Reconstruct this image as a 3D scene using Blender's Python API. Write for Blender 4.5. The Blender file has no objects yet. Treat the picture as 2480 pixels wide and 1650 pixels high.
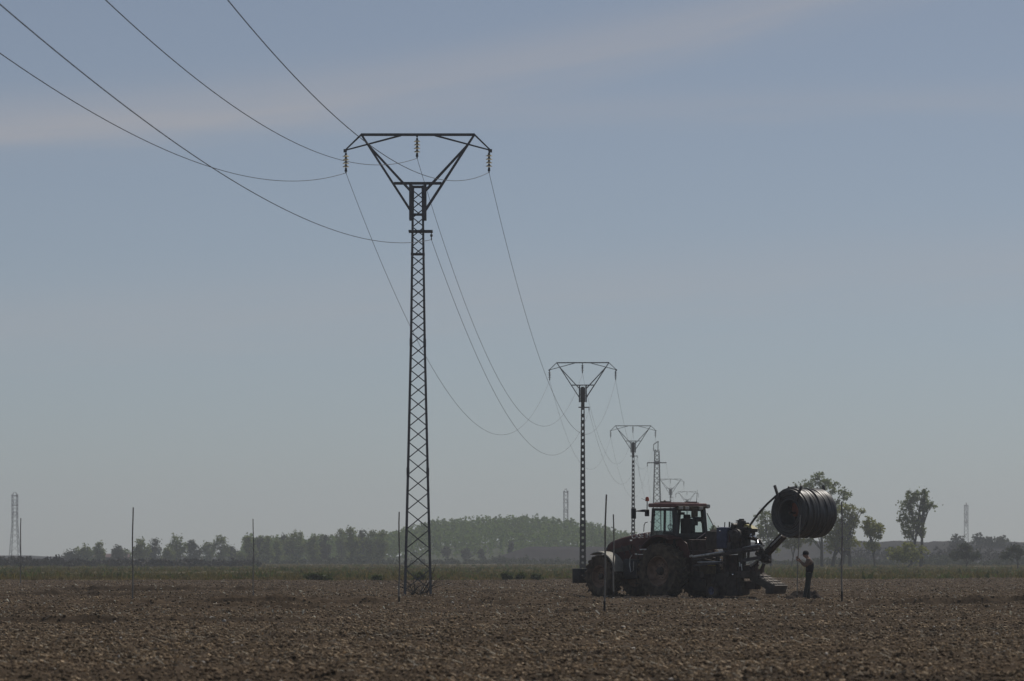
import bpy, bmesh, math, random
import numpy as np
from mathutils import Vector, Matrix, Quaternion
R = math.radians
SC = bpy.context.scene
COL = SC.collection

# ------------------------------------------------------------------ camera, sky, sun, exposure
F, CX, HY, H = 9300.0, 1240.0, 1352.0, 1.5      # focal length and horizon in photo pixels, eye height
cam = bpy.data.cameras.new('camera')
cam.sensor_width = 36.0
cam.lens = 36.0 * F / 2480.0
cam.shift_y = (HY - 825.0) / 2480.0
cam.clip_start, cam.clip_end = 0.5, 20000
cam.dof.use_dof = True
cam.dof.focus_distance = 150.0
cam.dof.aperture_fstop = 3.6
camo = bpy.data.objects.new('camera', cam)
camo.location = (0, 0, H)
camo.rotation_euler = (R(90), 0, 0)
COL.objects.link(camo)
SC.camera = camo

SUN_EL, SUN_AZ = 51.0, 34.0
world = bpy.data.worlds.new("World")
SC.world = world
world.use_nodes = True
wn, wl = world.node_tree.nodes, world.node_tree.links
wn.clear()
wout = wn.new('ShaderNodeOutputWorld')
wbg = wn.new('ShaderNodeBackground')
wbg.inputs['Strength'].default_value = 0.068
sky = wn.new('ShaderNodeTexSky')
sky.sky_type = 'NISHITA'
sky.sun_disc = False
sky.sun_elevation = R(SUN_EL)
sky.sun_rotation = R(SUN_AZ)
sky.air_density = 0.72
sky.dust_density = 0.3
sky.ozone_density = 5.0

def wmath(op, a, b=None, c=None):
    n = wn.new('ShaderNodeMath'); n.operation = op
    for i, v in enumerate((a, b, c)):
        if v is None: continue
        if isinstance(v, (int, float)): n.inputs[i].default_value = v
        else: wl.new(v, n.inputs[i])
    return n.outputs[0]
# thin cirrus veils, laid over the sky by direction
tc = wn.new('ShaderNodeTexCoord')
sep = wn.new('ShaderNodeSeparateXYZ')
wl.new(tc.outputs['Generated'], sep.inputs[0])
yy = wmath('MAXIMUM', sep.outputs['Y'], 0.05)
cu = wmath('DIVIDE', sep.outputs['X'], yy)
cv = wmath('DIVIDE', sep.outputs['Z'], yy)
def cirrus(slope, quad, off, width, nscale, seed, gain):
    comb = wn.new('ShaderNodeCombineXYZ')
    w = wmath('SUBTRACT', wmath('SUBTRACT', wmath('SUBTRACT', cv, off), wmath('MULTIPLY', cu, slope)),
              wmath('MULTIPLY', wmath('MULTIPLY', cu, cu), quad))
    wl.new(wmath('MULTIPLY', cu, nscale), comb.inputs[0])
    wl.new(wmath('MULTIPLY', w, nscale * 9), comb.inputs[1])
    comb.inputs[2].default_value = seed
    nz = wn.new('ShaderNodeTexNoise')
    nz.inputs['Scale'].default_value = 1.0
    nz.inputs['Detail'].default_value = 4.0
    nz.inputs['Roughness'].default_value = 0.55
    wl.new(comb.outputs[0], nz.inputs['Vector'])
    warp = wmath('ADD', w, wmath('MULTIPLY', wmath('SUBTRACT', nz.outputs['Fac'], 0.5), width * 1.2))
    g = wmath('POWER', 2.71828, wmath('MULTIPLY', wmath('POWER', wmath('DIVIDE', wmath('ABSOLUTE', warp), width), 2.0), -1.0))
    return wmath('MULTIPLY', g, wmath('MULTIPLY', wmath('ADD', nz.outputs['Fac'], 0.15), gain))
c1 = cirrus(0.183, 0.543, 0.1285, 0.0072, 16.0, 3.0, 0.54)
c2 = cirrus(0.06, 0.0, 0.068, 0.010, 18.0, 9.0, 0.34)
c3 = cirrus(0.03, 0.0, 0.116, 0.0045, 24.0, 21.0, 0.24)
cs = wmath('MINIMUM', wmath('ADD', wmath('ADD', c1, c2), c3), 0.6)
mx = wn.new('ShaderNodeMix'); mx.data_type = 'RGBA'
wl.new(cs, mx.inputs['Factor'])
hs = wn.new('ShaderNodeHueSaturation')
hs.inputs['Saturation'].default_value = 0.66
wl.new(sky.outputs[0], hs.inputs['Color'])
wl.new(hs.outputs[0], mx.inputs['A'])
mx.inputs['B'].default_value = (7.7, 7.45, 7.7, 1)
wl.new(mx.outputs['Result'], wbg.inputs['Color'])
wl.new(wbg.outputs[0], wout.inputs['Surface'])

sun = bpy.data.lights.new('sun', 'SUN')
sun.energy = 3.4
sun.angle = R(0.53)
sun.color = (1.0, 0.94, 0.86)
suno = bpy.data.objects.new('sun', sun)
sdir = Vector((math.cos(R(SUN_EL)) * math.sin(R(SUN_AZ)), math.cos(R(SUN_EL)) * math.cos(R(SUN_AZ)), math.sin(R(SUN_EL))))
suno.rotation_euler = sdir.to_track_quat('Z', 'Y').to_euler()
suno.location = (20, 60, 60)
COL.objects.link(suno)
SC.view_settings.view_transform = 'Standard'
SC.view_settings.look = 'None'
SC.view_settings.exposure = -0.42
SC.cycles.volume_bounces = 2
SC.view_settings.gamma = 1.0
SC.view_settings.use_curve_mapping = False

# ------------------------------------------------------------------ helpers
def P(px, py, d):
    return Vector(((px - CX) * d / F, d, H + (HY - py) * d / F))

def mat(name, c, rough=0.7, metal=0.0, var=0.25, scale=6.0, bump=0.0, spec=0.5, c2=None, coat=0.0, detail=5.0):
    m = bpy.data.materials.new(name); m.use_nodes = True
    nt = m.node_tree; b = nt.nodes['Principled BSDF']
    b.inputs['Roughness'].default_value = rough
    b.inputs['Metallic'].default_value = metal
    b.inputs['Specular IOR Level'].default_value = spec
    b.inputs['Coat Weight'].default_value = coat
    t = nt.nodes.new('ShaderNodeTexCoord')
    n = nt.nodes.new('ShaderNodeTexNoise')
    n.inputs['Scale'].default_value = scale; n.inputs['Detail'].default_value = detail
    nt.links.new(t.outputs['Object'], n.inputs['Vector'])
    r = nt.nodes.new('ShaderNodeValToRGB')
    r.color_ramp.elements[0].position = 0.32; r.color_ramp.elements[1].position = 0.7
    lo = tuple(x * (1 - var) for x in c); hi = tuple(min(1, x * (1 + var)) for x in (c2 or c))
    r.color_ramp.elements[0].color = (*lo, 1); r.color_ramp.elements[1].color = (*hi, 1)
    nt.links.new(n.outputs['Fac'], r.inputs['Fac'])
    nt.links.new(r.outputs['Color'], b.inputs['Base Color'])
    if bump:
        bp = nt.nodes.new('ShaderNodeBump'); bp.inputs['Strength'].default_value = bump
        bp.inputs['Distance'].default_value = 0.02
        nt.links.new(n.outputs['Fac'], bp.inputs['Height']); nt.links.new(bp.outputs[0], b.inputs['Normal'])
    return m

def leafmat(name, c, c2, trans=0.35):
    m = mat(name, c, 0.75, 0, 0.3, 0.9, 0, 0.25, c2)
    nt = m.node_tree; b = nt.nodes['Principled BSDF']; out = nt.nodes['Material Output']
    tr = nt.nodes.new('ShaderNodeBsdfTranslucent'); mxs = nt.nodes.new('ShaderNodeMixShader')
    mxs.inputs[0].default_value = trans
    src = b.inputs['Base Color'].links[0].from_socket
    nt.links.new(src, tr.inputs['Color'])
    nt.links.new(b.outputs[0], mxs.inputs[1]); nt.links.new(tr.outputs[0], mxs.inputs[2])
    nt.links.new(mxs.outputs[0], out.inputs['Surface'])
    return m

def glassmat(name, tint, gloss=0.06):
    m = bpy.data.materials.new(name); m.use_nodes = True
    nt = m.node_tree; nt.nodes.remove(nt.nodes['Principled BSDF']); out = nt.nodes['Material Output']
    a = nt.nodes.new('ShaderNodeBsdfTransparent'); a.inputs[0].default_value = (*tint, 1)
    g = nt.nodes.new('ShaderNodeBsdfGlossy'); g.inputs['Roughness'].default_value = 0.08
    n = nt.nodes.new('ShaderNodeTexNoise'); n.inputs['Scale'].default_value = 5
    mr = nt.nodes.new('ShaderNodeMapRange'); mr.inputs[3].default_value = gloss * .5; mr.inputs[4].default_value = gloss * 1.5
    nt.links.new(n.outputs['Fac'], mr.inputs[0])
    x = nt.nodes.new('ShaderNodeMixShader'); nt.links.new(mr.outputs[0], x.inputs[0])
    nt.links.new(a.outputs[0], x.inputs[1]); nt.links.new(g.outputs[0], x.inputs[2])
    nt.links.new(x.outputs[0], out.inputs['Surface'])
    return m

class MB:
    def __init__(s): s.v = []; s.f = []; s.smooth = False
    def add(s, vs, fs):
        o = len(s.v); s.v += [tuple(v) for v in vs]; s.f += [tuple(i + o for i in f) for f in fs]
        return s
    def box(s, c, size, M=None):
        x, y, z = (k / 2 for k in size); c = Vector(c)
        vs = [Vector((sx * x, sy * y, sz * z)) for sx in (-1, 1) for sy in (-1, 1) for sz in (-1, 1)]
        if M is not None: vs = [M @ v for v in vs]
        return s.add([v + c for v in vs], [(0, 1, 3, 2), (4, 6, 7, 5), (0, 4, 5, 1), (2, 3, 7, 6), (0, 2, 6, 4), (1, 5, 7, 3)])
    def rbox(s, c, size, b=0.02, M=None):          # chamfered box
        bm = bmesh.new(); bmesh.ops.create_cube(bm, size=1.0)
        for v in bm.verts: v.co = Vector((v.co.x * size[0], v.co.y * size[1], v.co.z * size[2]))
        bmesh.ops.bevel(bm, geom=bm.edges[:], offset=b, segments=2, affect='EDGES', profile=0.6)
        bm.verts.index_update(); c = Vector(c)
        vs = [((M @ v.co) if M is not None else v.co) + c for v in bm.verts]
        fs = [tuple(v.index for v in f.verts) for f in bm.faces]; bm.free()
        return s.add(vs, fs)
    def bar(s, p0, p1, w, h=None, up=(0, 0, 1)):
        h = h or w; p0, p1 = Vector(p0), Vector(p1); d = (p1 - p0)
        if d.length < 1e-6: return s
        d.normalize(); u = Vector(up)
        if abs(d.dot(u)) > 0.98: u = Vector((0, 1, 0))
        a = d.cross(u).normalized() * (w / 2); b = a.cross(d).normalized() * (h / 2)
        vs = [p + sa * a + sb * b for p in (p0, p1) for sa, sb in ((-1, -1), (1, -1), (1, 1), (-1, 1))]
        return s.add(vs, [(0, 3, 2, 1), (4, 5, 6, 7), (0, 1, 5, 4), (1, 2, 6, 5), (2, 3, 7, 6), (3, 0, 4, 7)])
    def tube(s, pts, r, n=8, cap=True):
        pts = [Vector(p) for p in pts]; rs = r if isinstance(r, (list, tuple)) else [r] * len(pts)
        vs = []; prev = None
        for i, p in enumerate(pts):
            d = (pts[min(i + 1, len(pts) - 1)] - pts[max(i - 1, 0)]).normalized()
            if prev is None:
                prev = d.orthogonal().normalized()
            a = (prev - d * prev.dot(d))
            a = a.normalized() if a.length > 1e-6 else d.orthogonal().normalized()
            b = d.cross(a); prev = a
            vs += [p + rs[i] * (math.cos(2 * math.pi * k / n) * a + math.sin(2 * math.pi * k / n) * b) for k in range(n)]
        fs = [(i * n + k, i * n + (k + 1) % n, (i + 1) * n + (k + 1) % n, (i + 1) * n + k) for i in range(len(pts) - 1) for k in range(n)]
        if cap: fs += [tuple(range(n - 1, -1, -1)), tuple(range((len(pts) - 1) * n, len(pts) * n))]
        return s.add(vs, fs)
    def lathe(s, prof, c=(0, 0, 0), axis='y', n=32, wob=None):    # prof: (radius, along)
        c = Vector(c); vs = []
        for j, (r, a) in enumerate(prof):
            for k in range(n):
                t = 2 * math.pi * k / n; rr = r + (wob(j, t) if wob else 0); u, v = rr * math.cos(t), rr * math.sin(t)
                vs.append(c + Vector({'y': (u, a, v), 'x': (a, u, v), 'z': (u, v, a)}[axis]))
        fs = [(j * n + k, (j + 1) * n + k, (j + 1) * n + (k + 1) % n, j * n + (k + 1) % n) for j in range(len(prof) - 1) for k in range(n)]
        if axis == 'y': fs = [f[::-1] for f in fs]
        return s.add(vs, fs)
    def build(s, name, m, parent=None, smooth=False, loc=None, label=None):
        me = bpy.data.meshes.new(name); me.from_pydata(s.v, [], s.f); me.validate()
        bm = bmesh.new(); bm.from_mesh(me); bmesh.ops.recalc_face_normals(bm, faces=bm.faces[:]); bm.to_mesh(me); bm.free()
        me.materials.append(m)
        if smooth:
            me.polygons.foreach_set('use_smooth', [True] * len(me.polygons))
            try: me.set_sharp_from_angle(angle=R(42))
            except Exception: pass
        o = bpy.data.objects.new(name, me); COL.objects.link(o)
        if parent is not None: o.parent = parent
        if loc is not None: o.location = loc
        if label: o['label'] = label
        return o

def npmesh(name, V, Fc, m, smooth=False):          # numpy arrays, all faces with the same number of corners
    me = bpy.data.meshes.new(name); k = Fc.shape[1]
    me.vertices.add(len(V)); me.vertices.foreach_set('co', V.astype(np.float32).ravel())
    me.loops.add(Fc.size); me.loops.foreach_set('vertex_index', Fc.astype(np.int32).ravel())
    me.polygons.add(len(Fc)); me.polygons.foreach_set('loop_start', np.arange(0, Fc.size, k, dtype=np.int32))
    me.update(calc_edges=True)
    me.polygons.foreach_set('use_smooth', np.full(len(Fc), smooth))
    me.materials.append(m)
    o = bpy.data.objects.new(name, me); COL.objects.link(o)
    return o

def tag(o, label=None, cat=None, group=None, kind=None):
    if label: o['label'] = label
    if cat: o['category'] = cat
    if group: o['group'] = group
    if kind: o['kind'] = kind
    return o
def empty(name, loc=(0, 0, 0), rz=0.0):
    o = bpy.data.objects.new(name, None); o.location = loc; o.rotation_euler = (0, 0, rz)
    o.empty_display_size = 0.3; COL.objects.link(o); return o
def copy_tree(o, parent=None):
    c = o.copy(); COL.objects.link(c); c.parent = parent
    for ch in list(o.children): copy_tree(ch, c)
    return c

# value noise in numpy (for terrain heights)
def _h(ix, iy, seed):
    n = (ix.astype(np.int64) * 374761393 + iy.astype(np.int64) * 668265263 + seed * 1442695041) & 0xffffffff
    n = ((n ^ (n >> 13)) * 1274126177) & 0xffffffff
    return ((n ^ (n >> 16)) & 0xffff) / 65535.0
def vnoise(x, y, seed=0):
    ix, iy = np.floor(x), np.floor(y); fx, fy = x - ix, y - iy
    fx = fx * fx * (3 - 2 * fx); fy = fy * fy * (3 - 2 * fy)
    a, b = _h(ix, iy, seed), _h(ix + 1, iy, seed); c, d = _h(ix, iy + 1, seed), _h(ix + 1, iy + 1, seed)
    return (a + (b - a) * fx) * (1 - fy) + (c + (d - c) * fx) * fy - 0.5
def field_h(x, y):
    x = np.asarray(x, float); y = np.asarray(y, float)
    h = 0.16 * vnoise(x / 9, y / 7, 1) + 0.09 * vnoise(x / 2.6, y / 2.2, 2)
    fur = np.sin((y + 1.6 * vnoise(x / 14, y / 20, 5) + 0.02 * x) * 2 * math.pi / 3.1)
    h = h + (0.035 + 0.05 * np.exp(-((y - 122) / 14) ** 2)) * fur * (0.55 + vnoise(x / 5, y / 9, 6))
    h = h + 0.075 * vnoise(x / 0.75, y / 0.7, 3)
    c = vnoise(x / 0.26, y / 0.26, 4)
    h = h + 0.070 * np.maximum(c, -0.10) + 0.045 * np.maximum(vnoise(x / 0.11, y / 0.11, 7), -0.2)
    for (yc, am, sd) in ((108, .16, 61), (115, .20, 62), (122.5, .22, 63), (128, .16, 64), (147, .14, 65), (92, .10, 66), (170, .18, 67)):
        yw = yc + 1.2 * vnoise(x / 7, x * 0, sd) + 0.012 * x
        m = np.clip(.5 + 1.9 * vnoise(x / 8, x * 0 + .5, sd + 10), 0, 1) * (1 - np.clip(np.abs(x - 6.5) / 5, 0, 1) * 0)
        h = h + am * m * (1 + 1.2 * vnoise(x / .5, y / .4, sd + 20)) * (np.exp(-((y - yw) / .35) ** 2) - .8 * np.exp(-((y - yw + .8) / .4) ** 2))
    # rough bank of turned soil in front of the machine
    h = h + 0.05 * np.exp(-((y - 133 - 2 * vnoise(x / 8, x * 0, 8)) / 2.2) ** 2)
    return h
def gz(x, y): return float(field_h(np.array([x]), np.array([y]))[0])

def lsp(a, b, n): return [a + (b - a) * k / (n - 1) for k in range(n)]
rnd = random.Random(7)
rng = np.random.default_rng(7)

# ------------------------------------------------------------------ materials
M = {}
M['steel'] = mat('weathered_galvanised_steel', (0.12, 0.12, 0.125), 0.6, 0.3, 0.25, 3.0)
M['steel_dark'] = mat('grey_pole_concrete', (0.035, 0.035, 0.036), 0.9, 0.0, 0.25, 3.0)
M['steel_hazed'] = mat('haze_lightened_steel', (0.16, 0.16, 0.165), 0.6, 0.2, 0.2, 3.0)  # lightened for distant masts, so the haze sits in the colour
M['rusty_steel'] = mat('dull_steel', (0.085, 0.075, 0.072), 0.7, 0.2, 0.3, 4.0)
M['wire'] = mat('aged_aluminium_wire', (0.09, 0.09, 0.095), 0.6, 0.4, 0.1, 2.0)
M['disc'] = leafmat('glass_disc', (0.62, 0.58, 0.46), (0.75, 0.72, 0.6), 0.55)
M['pole'] = mat('grey_weathered_wood', (0.24, 0.225, 0.2), 0.85, 0, 0.25, 7.0, 0.2)
M['pole_dark'] = mat('damp_dark_wood', (0.035, 0.03, 0.027), 0.9, 0, 0.3, 9.0)
M['red'] = mat('dusty_dark_red_paint', (0.085, 0.026, 0.022), 0.55, 0, 0.22, 2.5, 0, 0.25, (0.10, 0.042, 0.034))
M['roofred'] = mat('faded_red_roof', (0.22, 0.10, 0.08), 0.55, 0, 0.2, 4.0)
M['black'] = mat('black_plastic', (0.02, 0.02, 0.021), 0.55, 0, 0.3, 8.0)
M['dark'] = mat('dirty_dark_metal', (0.07, 0.056, 0.044), 0.65, 0.2, 0.4, 6.0)
M['oily'] = mat('oily_machine_metal', (0.05, 0.042, 0.037), 0.5, 0.3, 0.5, 9.0, 0.2)
M['tyre'] = mat('muddy_rubber', (0.065, 0.052, 0.039), 0.9, 0, 0.35, 5.0, 0.2, 0.2, (0.11, 0.085, 0.06))
M['rim'] = mat('dusty_rust_red_rim', (0.20, 0.125, 0.085), 0.8, 0, 0.3, 4.0, 0, 0.3, (0.26, 0.18, 0.13))
M['fender'] = mat('dusty_grey_fender', (0.34, 0.32, 0.26), 0.65, 0, 0.15, 5.0)
M['silver'] = mat('bare_worn_steel_tube', (0.6, 0.6, 0.57), 0.36, 0.6, 0.3, 7.0)
M['chrome'] = mat('light_spot_chrome', (0.8, 0.8, 0.8), 0.12, 1.0, 0.1, 4.0)
M['blue'] = mat('faded_blue_paint', (0.04, 0.05, 0.10), 0.55, 0, 0.3, 5.0)
M['bluegrey'] = mat('blue_grey_rim', (0.10, 0.10, 0.15), 0.6, 0, 0.3, 5.0)
M['yellow'] = mat('scuffed_yellow_paint', (0.35, 0.30, 0.08), 0.6, 0, 0.3, 8.0)
M['ochre'] = mat('muddy_ochre_paint', (0.085, 0.062, 0.03), 0.75, 0, 0.35, 6.0)
M['browniron'] = mat('rusty_brown_iron', (0.065, 0.042, 0.034), 0.8, 0.1, 0.4, 6.0, 0.3)
M['plank'] = mat('mud_crusted_slats', (0.22, 0.19, 0.16), 0.85, 0, 0.45, 9.0, 0.5)
M['pipe'] = mat('black_drainage_pipe', (0.055, 0.053, 0.05), 0.45, 0, 0.2, 6.0, 0, 0.5)
M['orange'] = mat('orange_hub_paint', (0.22, 0.06, 0.025), 0.6, 0, 0.3, 5.0)
M['seat'] = mat('dark_seat_cloth', (0.025, 0.022, 0.022), 0.9, 0, 0.3, 9.0)
M['lamp'] = mat('work_lamp_lens', (0.45, 0.42, 0.36), 0.25, 0, 0.2, 6.0)
M['beacon'] = mat('orange_red_beacon', (0.5, 0.10, 0.03), 0.3, 0, 0.1, 3.0)
M['white'] = mat('chrome_white_lettering', (0.7, 0.7, 0.68), 0.4, 0, 0.05, 3.0)
M['pale'] = mat('sunlit_pale_plastic', (0.55, 0.42, 0.40), 0.6, 0, 0.15, 6.0)  # pale pink carries the sunlight on the rear plate
M['glass'] = glassmat('tinted_cab_glass', (0.87, 0.94, 0.92))
M['skin'] = mat('sunburnt_skin', (0.30, 0.17, 0.12), 0.6, 0, 0.12, 10.0)
M['shirt'] = mat('tan_work_shirt', (0.19, 0.125, 0.09), 0.9, 0, 0.25, 9.0)
M['vest'] = mat('dark_vest', (0.03, 0.026, 0.028), 0.9, 0, 0.25, 9.0)
M['trousers'] = mat('dark_green_trousers', (0.035, 0.04, 0.034), 0.9, 0, 0.25, 9.0)
M['cap'] = mat('dark_cap', (0.02, 0.018, 0.02), 0.9, 0, 0.2, 9.0)
M['boot'] = mat('muddy_boots', (0.04, 0.03, 0.024), 0.9, 0, 0.3, 9.0)
M['bark'] = mat('grey_brown_bark', (0.045, 0.04, 0.035), 0.95, 0, 0.35, 6.0, 0.3)
M['leaf_pale'] = leafmat('spring_leaves', (0.16, 0.175, 0.035), (0.27, 0.28, 0.06), 0.45)
M['leaf_grey'] = leafmat('grey_green_leaves', (0.105, 0.135, 0.036), (0.19, 0.225, 0.06), 0.45)
M['leaf_dark'] = leafmat('dull_leaves', (0.04, 0.05, 0.027), (0.07, 0.082, 0.04), 0.3)
M['leaf_willow'] = leafmat('yellow_green_leaves', (0.11, 0.125, 0.032), (0.18, 0.19, 0.05))
M['leaf_poplar'] = leafmat('fresh_poplar_leaves', (0.115, 0.175, 0.028), (0.17, 0.25, 0.042))
M['scrub'] = leafmat('brown_scrub_twigs', (0.028, 0.024, 0.022), (0.042, 0.036, 0.028), 0.05)
M['grass'] = leafmat('rough_meadow_grass', (0.095, 0.085, 0.025), (0.19, 0.155, 0.055), 0.35)
M['weed'] = leafmat('dark_weed_leaves', (0.07, 0.09, 0.025), (0.11, 0.135, 0.04), 0.35)
M['straw'] = leafmat('bleached_straw', (0.30, 0.25, 0.18), (0.55, 0.49, 0.38), 0.15)
M['stone'] = mat('pale_stone_chips', (0.5, 0.45, 0.38), 0.7, 0, 0.25, 4.0)

def soilmat(name, dark, light, sc):
    m = bpy.data.materials.new(name); m.use_nodes = True
    nt = m.node_tree; b = nt.nodes['Principled BSDF']; b.inputs['Roughness'].default_value = 0.95
    b.inputs['Specular IOR Level'].default_value = 0.12
    g = nt.nodes.new('ShaderNodeNewGeometry')
    outs = []
    for s, d in ((0.35, 4), (sc, 6), (sc * 4, 4)):
        n = nt.nodes.new('ShaderNodeTexNoise'); n.inputs['Scale'].default_value = s; n.inputs['Detail'].default_value = d
        n.inputs['Roughness'].default_value = 0.6
        nt.links.new(g.outputs['Position'], n.inputs['Vector']); outs.append(n.outputs['Fac'])
    def mth(op, a, bb):
        k = nt.nodes.new('ShaderNodeMath'); k.operation = op
        for i, v in enumerate((a, bb)):
            if isinstance(v, (int, float)): k.inputs[i].default_value = v
            else: nt.links.new(v, k.inputs[i])
        return k.outputs[0]
    if sc > 1:                                  # tillage bands running across the field
        mp = nt.nodes.new('ShaderNodeMapping'); mp.inputs['Scale'].default_value = (0.05, 0.42, 0.2); mp.inputs['Rotation'].default_value = (0, 0, R(3))
        n = nt.nodes.new('ShaderNodeTexNoise'); n.inputs['Scale'].default_value = 1.0; n.inputs['Detail'].default_value = 3
        nt.links.new(g.outputs['Position'], mp.inputs[0]); nt.links.new(mp.outputs[0], n.inputs['Vector'])
        outs[0] = mth('ADD', mth('MULTIPLY', n.outputs['Fac'], 0.75), mth('MULTIPLY', outs[0], 0.25))
    s = mth('ADD', mth('ADD', mth('MULTIPLY', outs[0], 0.36), mth('MULTIPLY', outs[1], 0.36)), mth('MULTIPLY', outs[2], 0.28))
    r = nt.nodes.new('ShaderNodeValToRGB'); e = r.color_ramp.elements
    e[0].position = 0.36; e[0].color = (*dark, 1); e[1].position = 0.66; e[1].color = (*light, 1)
    mid = e.new(0.5); mid.color = (*[(a * .6 + c * .4) for a, c in zip(dark, light)], 1)
    nt.links.new(s, r.inputs['Fac']); nt.links.new(r.outputs['Color'], b.inputs['Base Color'])
    bp = nt.nodes.new('ShaderNodeBump'); bp.inputs['Strength'].default_value = 0.5; bp.inputs['Distance'].default_value = 0.03
    nt.links.new(outs[2], bp.inputs['Height']); nt.links.new(bp.outputs[0], b.inputs['Normal'])
    return m
M['soil'] = soilmat('ploughed_soil', (0.029, 0.0195, 0.0115), (0.130, 0.089, 0.052), 6.0)
M['clod'] = soilmat('dry_clods', (0.035, 0.024, 0.014), (0.46, 0.335, 0.21), 8.0)
M['meadow'] = soilmat('meadow_ground', (0.07, 0.06, 0.026), (0.16, 0.125, 0.06), 0.25)
M['far'] = soilmat('far_land', (0.045, 0.042, 0.034), (0.075, 0.06, 0.05), 0.02)
M['bank'] = soilmat('bare_dark_bank', (0.018, 0.015, 0.018), (0.035, 0.03, 0.032), 0.05)
M['ridge'] = soilmat('scrubby_ridge', (0.02, 0.02, 0.022), (0.045, 0.04, 0.04), 0.06)
M['hillsoil'] = soilmat('wood_floor', (0.05, 0.06, 0.03), (0.075, 0.085, 0.042), 0.05)

# ------------------------------------------------------------------ ground, field, meadow, far land
def sheet(name, x0, x1, y0, y1, z, nx, ny, m, hf=None):
    xs, ys = np.meshgrid(np.linspace(x0, x1, nx), np.linspace(y0, y1, ny))
    zs = np.full(xs.shape, z) if hf is None else z + hf(xs, ys)
    V = np.stack([xs, ys, zs], -1).reshape(-1, 3)
    i = np.arange(nx * ny).reshape(ny, nx)
    Fc = np.stack([i[:-1, :-1], i[:-1, 1:], i[1:, 1:], i[1:, :-1]], -1).reshape(-1, 4)
    return tag(npmesh(name, V, Fc, m, True), kind='structure')
sheet('ground', -1500, 1500, -60, 3200, -0.55, 4, 4, M['far'])
# the ploughed field: one sheet, its mesh finer near the road side
def edge_y(x): return 262 + 0.55 * np.clip(x, -40, 60) + 6 * vnoise(np.asarray(x, float) / 25, np.asarray(x, float) * 0, 31) + 3 * vnoise(np.asarray(x, float) / 5, np.asarray(x, float) * 0, 32)
ny, nx = 1500, 700
ys = 40 * (340 / 40) ** np.linspace(0, 1, ny)
us = np.linspace(-1, 1, nx)
Yg = np.repeat(ys[:, None], nx, 1); Xg = us[None, :] * (6.5 + 0.165 * Yg)
Yg = Yg + 0.3 * (rng.random(Yg.shape) - .5) * 0.0013 * Yg
Zg = field_h(Xg, Yg)
Zg = np.where(Yg > edge_y(Xg) + 12, -0.3, Zg)
V = np.stack([Xg, Yg, Zg], -1).reshape(-1, 3)
i = np.arange(nx * ny).reshape(ny, nx)
Fc = np.stack([i[:-1, :-1], i[:-1, 1:], i[1:, 1:], i[1:, :-1]], -1).reshape(-1, 4)
tag(npmesh('field', V, Fc, M['soil'], False), kind='structure')
# coarse continuation of the field on both sides and below
sheet('field_margin', -260, 260, -20, 330, -0.30, 60, 60, M['soil'], lambda x, y: 0.1 * vnoise(x / 9, y / 9, 12))
def meadow_h(x, y):
    e = edge_y(x)
    return np.where(y < e, -0.7, 0.06 * vnoise(x / 4, y / 6, 15) + 0.22 * vnoise(x / 30, y / 40, 16))
nx2, ny2 = 240, 240
ym = 225 * (960 / 225) ** np.linspace(0, 1, ny2)
Ym = np.repeat(ym[:, None], nx2, 1); Xm = np.linspace(-1, 1, nx2)[None, :] * (30 + 0.2 * Ym)
Zm = meadow_h(Xm, Ym)
V = np.stack([Xm, Ym, Zm], -1).reshape(-1, 3); i = np.arange(nx2 * ny2).reshape(ny2, nx2)
Fc = np.stack([i[:-1, :-1], i[:-1, 1:], i[1:, 1:], i[1:, :-1]], -1).reshape(-1, 4)
tag(npmesh('meadow', V, Fc, M['meadow'], True), kind='structure')

# ---- clods and straw of the field: nobody could count them
def sample_field(n, d0, d1, logu=True):
    y = d0 * (d1 / d0) ** rng.random(n) if logu else np.sqrt(d0 * d0 + (d1 * d1 - d0 * d0) * rng.random(n))
    x = (rng.random(n) * 2 - 1) * (4.0 + 0.15 * y)
    return x, y
ico = bmesh.new(); bmesh.ops.create_icosphere(ico, subdivisions=1, radius=1.0)
ico.verts.index_update()
IV = np.array([v.co[:] for v in ico.verts]); IF = np.array([[v.index for v in f.verts] for f in ico.faces]); ico.free()
def scatter_lumps(name, x, y, size, m, kind_label, sink=0.2):
    n = len(x); s = size[:, None, None] * (0.55 + 0.75 * rng.random((n, 1, 3)))
    jit = 1 + 0.45 * (rng.random((n, len(IV), 1)) - .5)
    a = rng.random(n) * 6.283; ca, sa = np.cos(a), np.sin(a)
    v = IV[None] * jit * s
    v = np.stack([v[..., 0] * ca[:, None] - v[..., 1] * sa[:, None], v[..., 0] * sa[:, None] + v[..., 1] * ca[:, None], v[..., 2] * 0.75], -1)
    v[..., 0] += x[:, None]; v[..., 1] += y[:, None]; v[..., 2] += (field_h(x, y) + size * sink)[:, None]
    f = IF[None] + (np.arange(n) * len(IV))[:, None, None]
    return tag(npmesh(name, v.reshape(-1, 3), f.reshape(-1, 3), m), kind_label, name.split('_')[-1], kind='stuff')
x, y = sample_field(140000, 43, 285)
ok = y < edge_y(x) - 1; x, y = x[ok], y[ok]
sz = 0.009 + 0.032 * rng.random(len(x)) ** 2.6 + 0.00010 * y
scatter_lumps('soil_clods', x, y, sz, M['clod'], 'dry brown clods and crumbs strewn over the ploughed field', 0.55)
x, y = sample_field(1500, 45, 270); ok = y < edge_y(x) - 1; x, y = x[ok], y[ok]
scatter_lumps('pale_stones', x, y, 0.009 + 0.028 * rng.random(len(x)) ** 3 + 0.00013 * y, M['stone'], 'pale stone chips scattered over the ploughed field', 0.5)

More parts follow.
